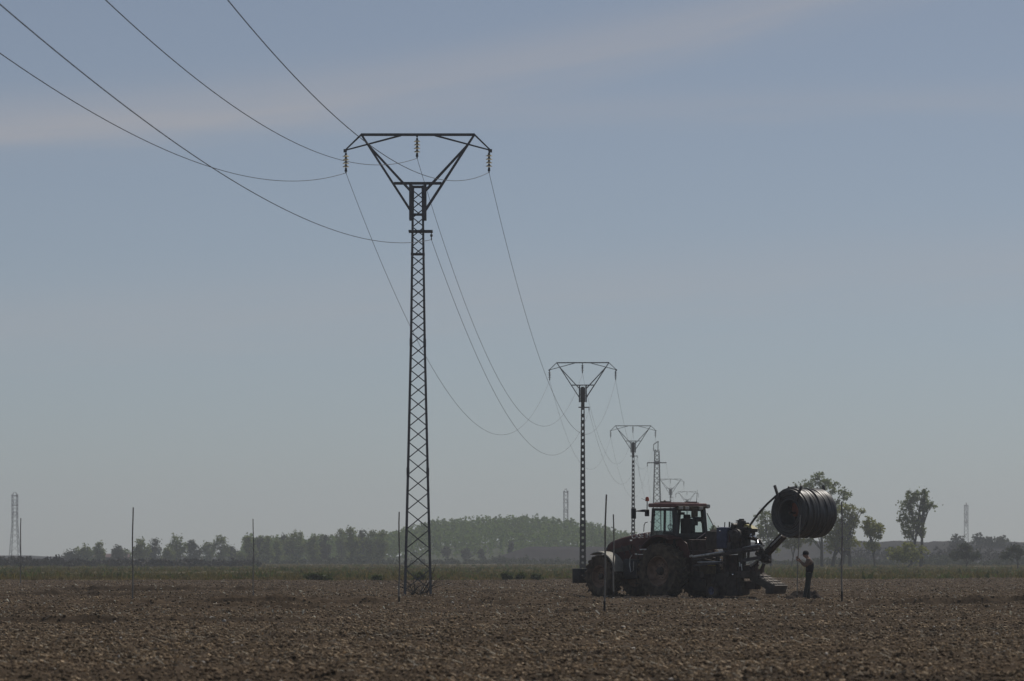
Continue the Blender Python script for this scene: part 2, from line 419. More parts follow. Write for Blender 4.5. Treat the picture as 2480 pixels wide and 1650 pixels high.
def scatter_straw(name, n, d0, d1, lmin, lmax, w, m, label, tilt=0.25, thr=-0.18):
    x, y = sample_field(n, d0, d1); 
    dens = vnoise(x / 6, y / 9, 41) + 0.6 * vnoise(x / 1.5, y / 2, 42)
    ok = (y < edge_y(x) - 0.5) & (dens > thr + 0.25 * (rng.random(n) - .5)); x, y = x[ok], y[ok]; n = len(x)
    L = lmin + (lmax - lmin) * rng.random(n) ** 2; a = rng.random(n) * 6.283; t = np.abs(rng.normal(0, tilt, n))
    d = np.stack([np.cos(a) * np.cos(t), np.sin(a) * np.cos(t), np.sin(t)], -1)
    s = np.stack([-np.sin(a), np.cos(a), np.zeros(n)], -1); u = np.cross(d, s)
    c = np.stack([x, y, field_h(x, y) + 0.012 + 0.4 * L * np.sin(t)], -1)
    wv = (w * (0.6 + 0.8 * rng.random(n)) * (1 + y / 260))[:, None]
    v = []
    for e in (-0.5, 0.5):
        for k in range(3):
            q = 2.094 * k
            v.append(c + d * (e * L)[:, None] + s * wv * math.cos(q) * 0.5 + u * wv * math.sin(q) * 0.5)
    v = np.stack(v, 1)
    fq = np.array([[0, 1, 4, 3], [1, 2, 5, 4], [2, 0, 3, 5]])
    f = fq[None] + (np.arange(n) * 6)[:, None, None]
    return tag(npmesh(name, v.reshape(-1, 3), f.reshape(-1, 4), m), label, 'straw', kind='stuff')
scatter_straw('straw_litter', 26000, 43, 285, 0.05, 0.22, 0.010, M['straw'], 'bleached straw and stalk bits littering the ploughed field')
M['flake'] = leafmat('dry_crop_flakes', (0.18, 0.13, 0.076), (0.50, 0.375, 0.235), 0.2)
scatter_straw('crop_residue', 70000, 42, 285, 0.025, 0.085, 0.026, M['flake'], 'tan flakes of crop residue and crust covering the ploughed field', 0.5, -0.30)
M['glint'] = leafmat('glint_white_stalks', (0.6, 0.54, 0.43), (0.85, 0.8, 0.68), 0.35)  # near-white colour stands in for sun glints on straw
scatter_straw('glint_stalks', 2200, 90, 215, 0.05, 0.17, 0.021, M['glint'], 'stalk pieces coloured white as sun glints, sticking out of the field', 0.6, -9)
scatter_straw('fine_residue', 30000, 42, 285, 0.02, 0.06, 0.02, M['flake'], 'fine tan crumbs of crop residue all over the ploughed field', 0.5, -9)

# ---- meadow grass (stuff)
def grass(name, n, d0, d1, hmin, hmax, m, label, wid=0.05, strip=None):
    y = d0 * (d1 / d0) ** rng.random(n); x = (rng.random(n) * 2 - 1) * (6 + 0.17 * y)
    ok = y > edge_y(x) + 0.5
    if strip: ok &= (y < edge_y(x) + strip) & (x < 2 + 6 * rng.random(n))
    x, y = x[ok], y[ok]; n = len(x)
    pm = vnoise(x / 11, y / 16, 51) + 0.5 * vnoise(x / 3, y / 4, 52)
    hgt = (hmin + (hmax - hmin) * rng.random(n) ** 2) * np.clip(0.75 + 1.3 * pm, 0.25, 1.5)
    z = meadow_h(x, y); k = 5
    a = rng.random((n, k)) * 6.283; rr = 0.35 * rng.random((n, k)); w = wid * (1 + y / 300)[:, None]
    bx = x[:, None] + rr * np.cos(a); by = y[:, None] + rr * np.sin(a)
    o = rng.random((n, k)) * 6.283; hh = hgt[:, None] * (0.5 + 0.6 * rng.random((n, k))); ln = 0.45 * hh
    V = np.stack([np.stack([bx - w * np.cos(o), by - w * np.sin(o), np.repeat(z[:, None], k, 1) - .05], -1),
                  np.stack([bx + w * np.cos(o), by + w * np.sin(o), np.repeat(z[:, None], k, 1) - .05], -1),
                  np.stack([bx + ln * np.cos(a), by + ln * np.sin(a), z[:, None] + hh], -1)], 2)
    f = np.arange(n * k * 3).reshape(-1, 3)
    return tag(npmesh(name, V.reshape(-1, 3), f, m), label, 'grass', kind='stuff')
grass('meadow_grass', 26000, 255, 820, 0.12, 0.5, M['grass'], 'rough olive grass of the meadow beyond the ploughed field')
M['dry'] = leafmat('dry_ochre_grass', (0.13, 0.10, 0.04), (0.22, 0.17, 0.075), 0.3)
grass('dry_grass', 16000, 255, 310, 0.10, 0.35, M['dry'], 'dry ochre grass strip along the left field edge', 0.05, 16)
grass('green_herbs', 5000, 262, 700, 0.15, 0.6, M['weed'], 'darker green herbs mixed into the meadow grass', 0.08)

# ------------------------------------------------------------------ foliage
def leaf_cloud(blobs, n, leaf, seed, clump=0.5, per=14):
    """quads in clumps through ellipsoid blobs (centre, radii)"""
    g = np.random.default_rng(seed)
    vol = np.array([b[1][0] * b[1][1] * b[1][2] for b in blobs]) ** 0.75; vol /= vol.sum()
    nc = max(3, n // per)
    bi = g.choice(len(blobs), nc, p=vol)
    dirs = g.normal(size=(nc, 3)); dirs /= np.linalg.norm(dirs, axis=1)[:, None]
    rad = g.random(nc) ** 0.45
    cen = np.array([b[0] for b in blobs])[bi] + dirs * rad[:, None] * np.array([b[1] for b in blobs])[bi]
    cl = clump * (0.5 + g.random(nc))
    p = np.repeat(cen, per, 0) + g.normal(size=(nc * per, 3)) * np.repeat(cl, per)[:, None] * np.array([.55, .55, .45])
    m = len(p); s = leaf * (0.5 + g.random(m))[:, None]
    a = g.normal(size=(m, 3)); a /= np.linalg.norm(a, axis=1)[:, None]
    b = np.cross(a, g.normal(size=(m, 3))); b /= np.linalg.norm(b, axis=1)[:, None]
    V = np.stack([p - a * s - b * s * .4, p + a * s * .2 - b * s * .7, p + a * s + b * s * .3, p - a * s * .1 + b * s * .7], 1).reshape(-1, 3)
    return V, np.arange(len(V)).reshape(-1, 4)
def tree_at(name, label, px, base_py, d, blobs_px, n, leaf, m, trunk_r, seed, group=None, cat='tree', depth=0.9, stems=None, clump=0.5, per=14, smoothdepth=True):
    """blobs_px: (px, py, rx, ry) in photo pixels at distance d; built in metres round the tree's own base"""
    g = random.Random(seed); base = P(px, base_py, d); base.z = -0.1
    root = empty(name, base); tag(root, label, cat, group)
    bl = []
    for (bx, by, rx, ry) in blobs_px:
        c = P(bx, by, d) - base; r = rx * d / F
        c.y += g.uniform(-.35, .35) * r
        bl.append((tuple(c), (r, max(r * depth, 0.3), ry * d / F)))
    V, Fc = leaf_cloud(bl, n, leaf, seed, clump, per)
    cr = npmesh('crown', V, Fc, m); cr.parent = root
    t = MB()
    tops = sorted(bl, key=lambda b: -b[0][2])
    for sx in (stems or [0.0]):
        tgt = Vector(tops[0][0]) if len(bl) == 1 else Vector(g.choice(tops[:2])[0])
        p0 = Vector((sx, 0, 0)); p3 = Vector((tgt.x * .8 + sx * .3, tgt.y, tgt.z))
        pts = [p0.lerp(p3, q) + Vector((math.sin(q * 5 + sx) * .12 * trunk_r * 4, math.cos(q * 4) * .1, 0)) * (q * (1 - q) * 4) for q in (0, .2, .4, .6, .8, 1)]
        t.tube(pts, [trunk_r * k for k in (1.25, 1, .8, .6, .4, .15)], 7)
        for (c, r) in bl:
            c = Vector(c); q = g.uniform(.3, .6); s0 = p0.lerp(p3, q)
            if c.z < s0.z + .3: s0 = p0.lerp(p3, .2)
            for e in range(2):
                end = c + Vector((g.uniform(-.6, .6) * r[0], g.uniform(-.6, .6) * r[1], g.uniform(0, .7) * r[2]))
                mid = s0.lerp(end, .5) + Vector((0, 0, .12 * (end - s0).length))
                t.tube([s0, mid, end], [trunk_r * .42, trunk_r * .28, trunk_r * .08], 5)
    t.build('trunk', M['bark'], root, True)
    return root

ORD = ['', 'first', 'second', 'third', 'fourth', 'fifth', 'sixth', 'seventh', 'eighth', 'ninth', 'tenth', 'eleventh', 'twelfth', 'thirteenth',
       'fourteenth', 'fifteenth', 'sixteenth', 'seventeenth', 'eighteenth', 'nineteenth', 'twentieth', 'twenty-first', 'twenty-second',
       'twenty-third', 'twenty-fourth', 'twenty-fifth', 'twenty-sixth', 'twenty-seventh']
row = [(178, 1331, 17), (208, 1317, 18), (241, 1312, 10), (285, 1322, 14), (303, 1329, 12), (342, 1304, 16), (376, 1304, 11), (407, 1326, 12),
       (429, 1293, 17), (466, 1306, 16), (505, 1311, 14), (535, 1296, 15), (561, 1320, 12), (583, 1334, 12), (603, 1297, 12), (630, 1298, 14),
       (650, 1298, 10), (671, 1307, 10), (692, 1292, 14), (715, 1283, 24), (760, 1294, 13), (788, 1294, 13), (826, 1280, 16), (851, 1275, 17),
       (877, 1283, 14), (901, 1284, 13), (926, 1285, 13)]
for k, (px, ty, hw) in enumerate(row):
    d = 980 + rnd.uniform(-50, 60); hgt = 1364 - ty
    bl = [(px, ty + hw * .8, hw * .8, hw * .7), (px + rnd.uniform(-.8, .0) * hw, ty + hgt * .42, hw * .8, hgt * .22),
          (px + rnd.uniform(.1, .9) * hw, ty + hgt * .5, hw * .75, hgt * .22), (px + rnd.uniform(-.7, .7) * hw, ty + hgt * .66, hw * 1.0, hgt * .2), (px + rnd.uniform(-.7, .7) * hw, ty + hgt * .86, hw * 1.1, hgt * .16)]
    size = 'tall' if hgt > 64 else ('low' if hgt < 44 else 'middling')
    shape = 'broad' if hw > 15 else ('slender' if hw < 12 else 'rounded')
    hw *= 1.1; tree_at('hazy_tree', '%s %s hazy tree, %s from the left in the far row' % (size, shape, ORD[k + 1]), px, 1362, d, bl,
            1300 + int(hw * hgt * 1.0), 0.20, M['leaf_grey'] if k % 3 else M['leaf_dark'], 0.14, 100 + k, 'hazy trees of the far row', clump=0.58, per=14)

# right-hand trees, about 600 m away
def rt(*a, **k): return tree_at(*a, **k)
rt('poplar_tree', 'tallest tree, its pale crown rising behind the pipe reel', 1990, 1360, 620,
   [(1985, 1160, 24, 16), (1952, 1176, 22, 14), (2010, 1182, 26, 20), (1930, 1176, 10, 9), (2046, 1195, 17, 16), (2030, 1222, 20, 18), (1975, 1200, 40, 20), (1990, 1250, 45, 35), (1960, 1310, 22, 14)],
   5200, 0.16, M['leaf_grey'], 0.24, 301, clump=0.38)
rt('poplar_tree', 'yellow green tree just right of the pipe reel', 2034, 1362, 600,
   [(2050, 1238, 26, 18), (2062, 1262, 22, 20), (2020, 1262, 22, 24), (2038, 1290, 34, 24), (2050, 1316, 30, 16), (2020, 1322, 26, 18), (2085, 1240, 9, 8), (2010, 1300, 22, 20)],
   4800, 0.16, M['leaf_pale'], 0.26, 302, stems=[0, 1.6, -1.2], clump=0.38)
rt('young_tree', 'small rounded tree leaning left, between the tall pair of trees', 2120, 1362, 590,
   [(2104, 1265, 16, 12), (2126, 1278, 16, 13), (2110, 1288, 20, 14), (2098, 1276, 14, 12), (2128, 1300, 10, 12), (2112, 1320, 18, 14)],
   2400, 0.15, M['leaf_pale'], 0.15, 303, clump=0.34)
rt('poplar_tree', 'tall open tree standing alone at right, branches reaching right', 2205, 1352, 640,
   [(2212, 1204, 22, 16), (2240, 1196, 7, 14), (2200, 1224, 22, 18), (2240, 1226, 20, 16), (2258, 1224, 9, 10), (2188, 1255, 14, 24), (2215, 1262, 26, 24), (2205, 1290, 24, 16), (2232, 1290, 12, 16), (2238, 1210, 12, 12)],
   4200, 0.16, M['leaf_grey'], 0.24, 304, stems=[0, 1.7], clump=0.36)
rt('willow_tree', 'grey green tree between the machine and the pipe reel', 1868, 1362, 640,
   [(1848, 1250, 26, 16), (1880, 1262, 22, 18), (1862, 1278, 34, 18), (1885, 1300, 26, 18), (1850, 1300, 22, 14), (1870, 1325, 22, 14)],
   3600, 0.16, M['leaf_grey'], 0.2, 305, clump=0.36)
rt('bush', 'bright yellow green bush under the pipe reel', 1916, 1352, 600,
   [(1905, 1308, 18, 10), (1930, 1306, 20, 11), (1920, 1318, 24, 12)], 1300, 0.15, M['leaf_willow'], 0.1, 306, cat='bush', clump=0.34)
rt('bush', 'wide yellow green bush at the foot of the lone open tree', 2196, 1368, 560,
   [(2170, 1338, 22, 14), (2200, 1328, 24, 15), (2228, 1336, 20, 14), (2195, 1348, 40, 12)], 2200, 0.15, M['leaf_pale'], 0.1, 307, cat='bush', clump=0.36)
rt('bush', 'olive bush right of the lone open tree', 2338, 1366, 580,
   [(2338, 1328, 16, 14), (2322, 1345, 24, 10), (2352, 1344, 22, 12)], 1400, 0.15, M['leaf_dark'], 0.1, 308, cat='bush', clump=0.36)
rt('bush', 'dark bush cut by the right edge', 2465, 1366, 560,
   [(2462, 1335, 26, 16), (2440, 1346, 20, 12)], 1200, 0.15, M['leaf_dark'], 0.1, 309, cat='bush', clump=0.36)
rt('young_tree', 'little pale tree peeking out right of the tractor cab', 1734, 1352, 680,
   [(1732, 1282, 10, 8), (1738, 1296, 10, 10)], 700, 0.15, M['leaf_grey'], 0.1, 310, clump=0.3)
# round trees on the right ridge
for k, (px, ty, hw, lb) in enumerate([(2320, 1294, 16, 'dark round tree on the ridge, left of the thin mast'), (2370, 1290, 15, 'dark round tree on the ridge just right of the thin mast'),
                                      (2396, 1296, 13, 'smaller dark tree on the ridge, between two rounder ones'), (2425, 1296, 17, 'rightmost dark round tree on the ridge')]):
    rt('round_tree', lb, px, 1340, 1040, [(px, ty + 10, hw, 9), (px - hw * .4, ty + 22, hw, 10), (px + hw * .5, ty + 22, hw * .9, 10)], 900, 0.25, M['leaf_dark'], 0.15, 320 + k,
       'round trees on the ridge', clump=0.4)

# far poplar wood on its hill (one mass)
prof = [(560, 1336), (640, 1318), (760, 1304), (860, 1298), (948, 1286), (1000, 1272), (1040, 1262), (1060, 1257), (1110, 1254), (1180, 1249), (1250, 1246), (1310, 1247), (1370, 1254), (1420, 1262), (1480, 1277), (1530, 1292), (1580, 1310), (1640, 1326), (1700, 1338)]
PX, PY = np.array([p[0] for p in prof], float), np.array([p[1] for p in prof], float)
def hill_h(x, y):
    px = CX + F * x / y
    top = H + (HY - np.interp(px, PX, PY)) * 1230 / F - 8.6
    t = np.clip((y - 1070) / 160, 0, 1); t = t * t * (3 - 2 * t)
    back = np.clip((1500 - y) / 260, 0, 1)
    return np.maximum(top, -1.0) * t * back
nxh, nyh = 90, 50
Xh, Yh = np.meshgrid(np.linspace(-110, 75, nxh), np.linspace(1050, 1500, nyh))
V = np.stack([Xh, Yh, hill_h(Xh, Yh) - 0.1], -1).reshape(-1, 3); i = np.arange(nxh * nyh).reshape(nyh, nxh)
Fc = np.stack([i[:-1, :-1], i[:-1, 1:], i[1:, 1:], i[1:, :-1]], -1).reshape(-1, 4)
tag(npmesh('wood_hill', V, Fc, M['hillsoil'], True), kind='structure')
Vs, Fs, o = [], [], 0
for k in range(1800):
    y = rnd.uniform(1075, 1250) if k > 500 else rnd.uniform(1200, 1250)
    px = rnd.uniform(590, 1660); x = (px - CX) * y / F
    z = float(hill_h(np.array([x]), np.array([y]))[0]); hh = rnd.uniform(7.2, 9.2)
    w = rnd.uniform(.75, 1.25)
    v, f = leaf_cloud([((x, y, z + hh * .55), (w * .9, w * .9, hh * .42)), ((x, y, z + hh * .8), (w * .6, w * .6, hh * .2))], 120, 0.25, 900 + k, 0.35, 10)
    Vs.append(v); Fs.append(f + o); o += len(v)
tag(npmesh('poplar_wood', np.concatenate(Vs), np.concatenate(Fs), M['leaf_poplar']), 'pale green poplar wood covering the low far hill', 'wood', kind='stuff')

# low dark scrub along the far edge of the meadow (one mass)
def scrub_band(name, label, px0, px1, d, ty, dens, m, seed, hvar=10):
    g = random.Random(seed); bl = []
    px = px0
    while px < px1:
        t = ty(px) + g.uniform(-hvar, hvar) * .5; dd = d + g.uniform(-40, 40)
        c = P(px, (t + 1368) / 2 + 3, dd); ry = max(.4, (1368 - t) * .5 * d / F)
        bl.append(((c.x, dd, c.z), (g.uniform(.8, 2.0), 2.0, ry))); px += g.uniform(5, 12)
    V, Fc = leaf_cloud(bl, int(len(bl) * dens), 0.24, seed, 0.35, 10)
    return tag(npmesh(name, V, Fc, m), label, 'scrub', kind='stuff')
scrub_band('dark_scrub', 'low dark brown scrub along the far left edge of the meadow', -30, 620, 700, lambda p: 1349 if p < 150 else 1357, 200, M['scrub'], 61)
scrub_band('dull_scrub', 'low dull scrub below the poplar wood', 600, 1420, 900, lambda p: 1352 - 4 * math.sin(p / 60.0), 130, M['leaf_dark'], 62)
scrub_band('shrub_belt', 'dull green shrub belt along the right meadow edge', 1660, 2520, 800, lambda p: 1352 + 6 * math.sin(p / 37.0), 150, M['leaf_dark'], 63)
# dark bushes in front of the wood
for k, (px, ty, hw, lb) in enumerate([(1080, 1322, 12, 'dark bush at the foot of the wood, right of the tall pylon'), (1130, 1328, 14, 'broad dark bush second right of the tall pylon'),
                                      (1237, 1308, 5, 'slim dark cypress-like shrub in front of the wood'), (1166, 1330, 7, 'small dark bush left of the slim shrub')]):
    rt('dark_bush', lb, px, 1352, 1000, [(px, (ty + 1352) / 2, hw, (1352 - ty) / 2 + 1)], 500 + hw * 20, 0.22, M['leaf_dark'], 0.1, 340 + k, 'dark bushes before the wood', 'bush', clump=0.35)

# earth bank and right ridge
def ridge(name, px0, px1, d, topf, m, thick=60):
    n = 120; pxs = np.linspace(px0, px1, n); V = []
    for j, (dy, q) in enumerate(((-thick * .35, 0), (-thick * .12, .8), (0, 1), (thick * .3, .9), (thick, 0))):
        for p in pxs:
            t = H + (HY - topf(p)) * d / F
            V.append(((p - CX) * d / F, d + dy, max(-.6, t * q - .6 * (1 - q))))
    V = np.array(V); i = np.arange(5 * n).reshape(5, n)
    Fc = np.stack([i[:-1, :-1], i[:-1, 1:], i[1:, 1:], i[1:, :-1]], -1).reshape(-1, 4)
    return tag(npmesh(name, V, Fc, m, True), kind='structure')
def wig(p, s): return float(vnoise(np.array([p / s]), np.array([3.3]), 71)[0])
ridge('earth_bank', 1190, 1700, 960, lambda p: 1352 - 27 * min(1, max(0, (p - 1190) / 90)) + 4 * wig(p, 25), M['bank'])
ridge('ridge', 1560, 2600, 1050, lambda p: 1352 - 40 * min(1, max(0, (p - 1580) / 250)) + 5 * wig(p, 40) + 3 * wig(p, 9), M['ridge'], 90)
ridge('hills', -260, 1500, 1400, lambda p: 1352 - 5 - 4 * wig(p, 60), M['ridge'], 90)
scrub_band('hedge_belt', 'dark hedge belt in front of the right ridge', 2060, 2520, 880, lambda p: 1324 + 5 * math.sin(p / 29.0), 150, M['scrub'], 65, 8)
scrub_band('ridge_scrub', 'sparse dark scrub along the top of the right ridge', 2060, 2520, 1046, lambda p: 1310 + 5 * wig(p, 30), 70, M['scrub'], 64, 6)

# far shed between the trees
sh = empty('farm_shed', P(271, 1362, 1010)); sh.location.z = -.1
tag(sh, 'long low farm shed with brownish roof between the far left trees', 'shed')
MB().box((0, 0, 0.95), (8.6, 5, 1.9)).build('wall', mat('shed_wall', (0.10, 0.07, 0.07), 0.9, 0, .2, 1.0), sh)
MB().add([(-4.6, -2.8, 1.85), (4.6, -2.8, 1.85), (4.6, 0, 2.75), (-4.6, 0, 2.75), (-4.6, 2.8, 1.85), (4.6, 2.8, 1.85)],
         [(0, 1, 2, 3), (3, 2, 5, 4), (0, 3, 4), (1, 5, 2), (0, 4, 5, 1)]).build('roof', mat('shed_roof', (0.13, 0.075, 0.07), 0.9, 0, .2, 1.0), sh)
MB().box((-1.5, -2.53, 0.8), (1.6, .06, 1.5)).build('door', M['dark'], sh)

# weeds at the field edge
for k, (px, lb) in enumerate([(752, 'dark weed clump at the field edge, left one of a close pair'), (771, 'dark weed clump at the field edge, right one of a close pair'),
                              (797, 'small weed clump right of the close pair'), (912, 'small weed clump at the field edge, left of the tall pylon'), (1016, 'dark weed clump seen through the tall pylon base'),
                              (1228, 'leafy weed clump at the field edge, left of three before the tractor'), (1262, 'leafy weed clump, tallest of three before the tractor'), (1300, 'leafy weed clump nearest the tractor')]):
    d = float(edge_y(np.array([(px - CX) * 262 / F]))[0]) + 1.5; b = P(px, 1400, d); b.z = -.02
    hh = rnd.uniform(.34, .5) if k not in (2, 3) else .26
    V, Fc = leaf_cloud([((0, 0, hh * .5), (hh * .65, hh * .5, hh * .48))], 460, 0.11, 400 + k, 0.16, 10)
    w = npmesh('weed_clump', V, Fc, M['weed']); w.location = b; tag(w, lb, 'weed', 'weed clumps at the field edge')
# dead shrub and green tuft round the pylon foot
sb = MB()
for k in range(26):
    a = rnd.uniform(0, 6.28); e = rnd.uniform(.2, 1.1); L = rnd.uniform(.5, 1.5)
    p0 = Vector((rnd.uniform(-.35, .35), rnd.uniform(-.3, .3), 0)); p1 = p0 + Vector((math.cos(a) * math.cos(e), math.sin(a) * math.cos(e), math.sin(e))) * L
    sb.tube([p0, p0.lerp(p1, .5) + Vector((0, 0, .08)), p1], [.016, .012, .006], 5)
dsh = sb.build('dead_shrub', M['bark'], None, True, (P(1014, 1440, 150).x, 150, gz(-3.64, 150) - .02)); tag(dsh, 'dead twiggy shrub tangled inside the tall pylon base', 'shrub')

# ------------------------------------------------------------------ power line
ARM_Z, TIP_Z = 18.02, 17.41
def mast_mb(leg, dia, top=15.98):
    b = MB(); hw = lambda z: float(np.interp(z, (-.4, 0, 4.85, 9.9, top), (.515, .50, .385, .268, .185)))
    for sx in (-1, 1):
        for sy in (-1, 1):
            for z0, z1 in ((-.4, 4.85), (4.85, 9.9), (9.9, top)): b.bar((sx * hw(z0), sy * hw(z0), z0), (sx * hw(z1), sy * hw(z1), z1), leg, leg)
    z = .25
    while z < top - .25:
        w = hw(z); p = max(.30, 2 * w * .80); z1 = min(z + p, top - .08); w1 = hw(z1)
        for s in (1, -1):
            b.bar((-s * w, s * w, z), (s * w1, s * w1, z1), dia, dia * .6, (0, 1, 0))
            b.bar((s * w, -s * w, z), (s * w1, s * w1, z1), dia, dia * .6, (1, 0, 0))
        z = z1 + .035
    for zz in (top, 14.9, 13.35):
        w = hw(zz) + .02
        for s in (1, -1):
            b.bar((-w, s * w, zz), (w, s * w, zz), .05, .06); b.bar((s * w, -w, zz), (s * w, w, zz), .06, .09)
    for zz in (9.9, 4.85):                       # bolted splice plates
        w = hw(zz)
        for sx in (-1, 1):
            for sy in (-1, 1): b.box((sx * w, sy * w, zz), (leg * 1.25, leg * 1.25, .30))
    for sx in (-1, 1):
        for sy in (-1, 1): b.box((sx * .5, sy * .5, -.1), (.22, .22, .3))
    return b
def holed_mast_mb(top=15.98):
    b = MB(); hw = lambda z: 0.285 + (0.135 - 0.285) * z / top; gap = lambda z: hw(z) * .40
    for sx in (-1, 1):
        f = lambda z, q: sx * (gap(z) + (hw(z) - gap(z)) * q)
        for z0, z1 in ((-.4, top),):
            v = [(f(z, q), y, z) for z in (z0, z1) for q, y in ((0, -.15), (1, -.15), (1, .15), (0, .15))]
            b.add(v, [(0, 3, 2, 1), (4, 5, 6, 7), (0, 1, 5, 4), (1, 2, 6, 5), (2, 3, 7, 6), (3, 0, 4, 7)])
    z = -.4
    while z < 13.9:
        g = gap(z) + .012; hh = .31
        b.box((0, 0, z + hh / 2), (2 * g, .285, hh))
        for sx in (-1, 1):                        # rounded corners of the holes
            for zz, d in ((z + hh, 1), (z, -1)): b.add([(sx * g, -.14, zz), (sx * g, -.14, zz + d * .06), (sx * g * .35, -.14, zz), (sx * g, .14, zz), (sx * g, .14, zz + d * .06), (sx * g * .35, .14, zz)], [(0, 1, 2), (3, 5, 4), (0, 3, 4, 1), (1, 4, 5, 2), (2, 5, 3, 0)])
        z += .53
    b.box((0, 0, 15.0), (2 * gap(15), .285, 1.95))
    b.box((0, 0, 15.3), (.40, .42, 1.2))
    return b
def crossarm_mb():
    b = MB(); t = .075
    for s in (-1, 1):
        b.bar((-2.22, s * .09, ARM_Z), (2.22, s * .09, ARM_Z), .05, .085)
    for x in (-2.2, -1.1, 0, 1.1, 2.2): b.bar((x, -.1, ARM_Z), (x, .1, ARM_Z), .06, .06)
    for sx in (-1, 1):
        tip = Vector((sx * 2.84, 0, TIP_Z))
        for sy in (-1, 1):
            b.bar((sx * 2.21, sy * .09, ARM_Z), tip, .05, .05)
            b.bar((sx * .66, sy * .09, ARM_Z - .03), tip, .05, .05)
            b.bar((sx * 2.19, sy * .08, ARM_Z - .02), (sx * .30, sy * .24, 15.08), .055, .075)          # outer leg of the V
            b.bar((sx * 1.98, sy * .10, ARM_Z - .36), (sx * .32, sy * .25, 15.86), .055, .07)            # inner leg
            b.bar((sx * .28, sy * .24, 14.68), (sx * .28, sy * .24, 16.14), .11, .06)                    # sleeve plates
        b.box(tip - Vector((0, 0, .02)), (.12, .14, .12))
    for sy in (-1, 1): b.bar((-.93, sy * .20, 16.12), (.93, sy * .20, 16.12), .05, .07)
    for zz in (14.75, 15.3, 16.05):
        for sx in (-1, 1): b.bar((sx * .28, -.25, zz), (sx * .28, .25, zz), .06, .06)
    return b
def insulator(parent, x, ztop, fine=True):
    b = MB(); b.tube([(0, 0, 0), (0, 0, -.83)], .016, 6)
    for k in range(5): b.lathe([(.0, -.1 - .145 * k), (.042, -.11 - .145 * k), (.045, -.185 - .145 * k), (.0, -.195 - .145 * k)], axis='z', n=8)
    b.box((0, 0, -.02), (.07, .1, .09)); b.box((0, 0, -.80), (.10, .22, .05)); b.box((0, 0, -.86), (.05, .14, .07))
    def disc(mb, k):
        z = -.215 - .135 * k
        mb.lathe([(.02, z + .03), (.06, z + .02), (.128, z - .022), (.125, z - .032), (.06, z - .005), (.02, z)], axis='z', n=16)
    if fine:
        o = b.build('insulator_string', M['steel'], parent, True, (x, 0, ztop))
        for k in range(4):
            q = MB(); disc(q, k); q.build('insulator_disc', M['disc'], o, True)
    else:
        for k in range(4): disc(b, k)
        o = b.build('insulator_string', M['steel'], parent, True, (x, 0, ztop))
    return o
def make_pylon(leg, dia, fine, mm=None):
    r = empty('lattice_pylon')
    (holed_mast_mb() if mm else mast_mb(leg, dia)).build('mast', mm or M['steel'], r)
    crossarm_mb().build('crossarm', M['steel'], r)
    b = MB()
    for sy in (-1, 1): b.bar((-.36, sy * .27, 14.24), (.58, sy * .27, 14.24), .05, .075)
    b.bar((.55, -.28, 14.24), (.55, .28, 14.24), .06, .06)
    b.build('lower_bracket', M['steel'], r)
    for x, z in ((-2.81, TIP_Z), (-.03, ARM_Z - .03), (2.78, TIP_Z + .02)): insulator(r, x, z, fine)
    b = MB(); b.tube([(0, 0, 0), (0, 0, -.28)], .018, 6); b.lathe([(0, -.05), (.05, -.08), (.05, -.15), (0, -.19)], axis='z', n=8); b.box((0, 0, -.26), (.05, .12, .05))
    b.build('small_insulator', M['steel'], r, True, (.53, 0, 14.2))
    return r
LINE = [(1012, 150.0), (1411.5, 325.0), (1533.5, 480.0), None, (1624, 804.0), (1664, 955.0)]
lab = ['tall dark lattice pylon with V-shaped head, nearest of the line', 'second lattice pylon of the line, behind the tractor bonnet', 'third lattice pylon, small, just left of the tractor cab', '',
       'faint lattice pylon low above the tractor cab roof', 'faintest, farthest V-headed pylon above the cab roof']
ATT = []            # attachment points: left, centre, right, lower
proto2 = None
for k, e in enumerate(LINE):
    if e is None:
        ATT.append(None); continue
    px, d = e
    if k == 0: r = make_pylon(.078, .040, True)
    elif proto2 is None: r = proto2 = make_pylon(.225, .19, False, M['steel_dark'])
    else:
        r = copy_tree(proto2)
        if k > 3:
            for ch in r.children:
                ch.material_slots[0].link = 'OBJECT'; ch.material_slots[0].material = M['steel_hazed']
    X = (px - CX) * d / F
    r.location = (X, d, 0.02)
    if k in (1, 4): r.rotation_euler = (0, 0, R(-2.5))
    tag(r, lab[k], 'pylon', 'lattice pylons of the overhead line')
    rz = r.rotation_euler.z
    ATT.append([Vector((X + x * math.cos(rz), d + x * math.sin(rz), z + .02)) for x, z in ((-2.81, 16.53), (-.03, 17.10), (2.78, 16.55), (.53, 13.92))])
# the different, taller mast of the same line
d4 = 645.0; X4 = (1591 - CX) * d4 / F; Z = lambda py: H + (HY - py) * d4 / F; Xo = lambda px: (px - 1591) * d4 / F
r = empty('angle_pylon', (X4, d4, 0)); tag(r, 'slim angle mast with flag-shaped top bracket, left above the cab', 'pylon')
b = MB(); hw = lambda z: .85 - .5 * z / 19.5
for sx in (-1, 1):
    for sy in (-1, 1): b.bar((sx * hw(0), sy * hw(0), -.3), (sx * hw(19.5), sy * hw(19.5), 19.5), .16)
z = .2
while z < 19.2:
    w = hw(z); z1 = z + 2 * w * .9; w1 = hw(z1)
    for s in (1, -1):
        b.bar((-s * w, s * w, z), (s * w1, s * w1, z1), .09); b.bar((s * w, -s * w, z), (s * w1, s * w1, z1), .09)
    z = z1
b.build('mast', M['steel_hazed'], r)
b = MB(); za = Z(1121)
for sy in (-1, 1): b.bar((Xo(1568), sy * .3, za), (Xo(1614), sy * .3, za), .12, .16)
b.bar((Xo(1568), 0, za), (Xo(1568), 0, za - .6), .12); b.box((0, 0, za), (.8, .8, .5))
b.build('crossarm', M['steel_hazed'], r)
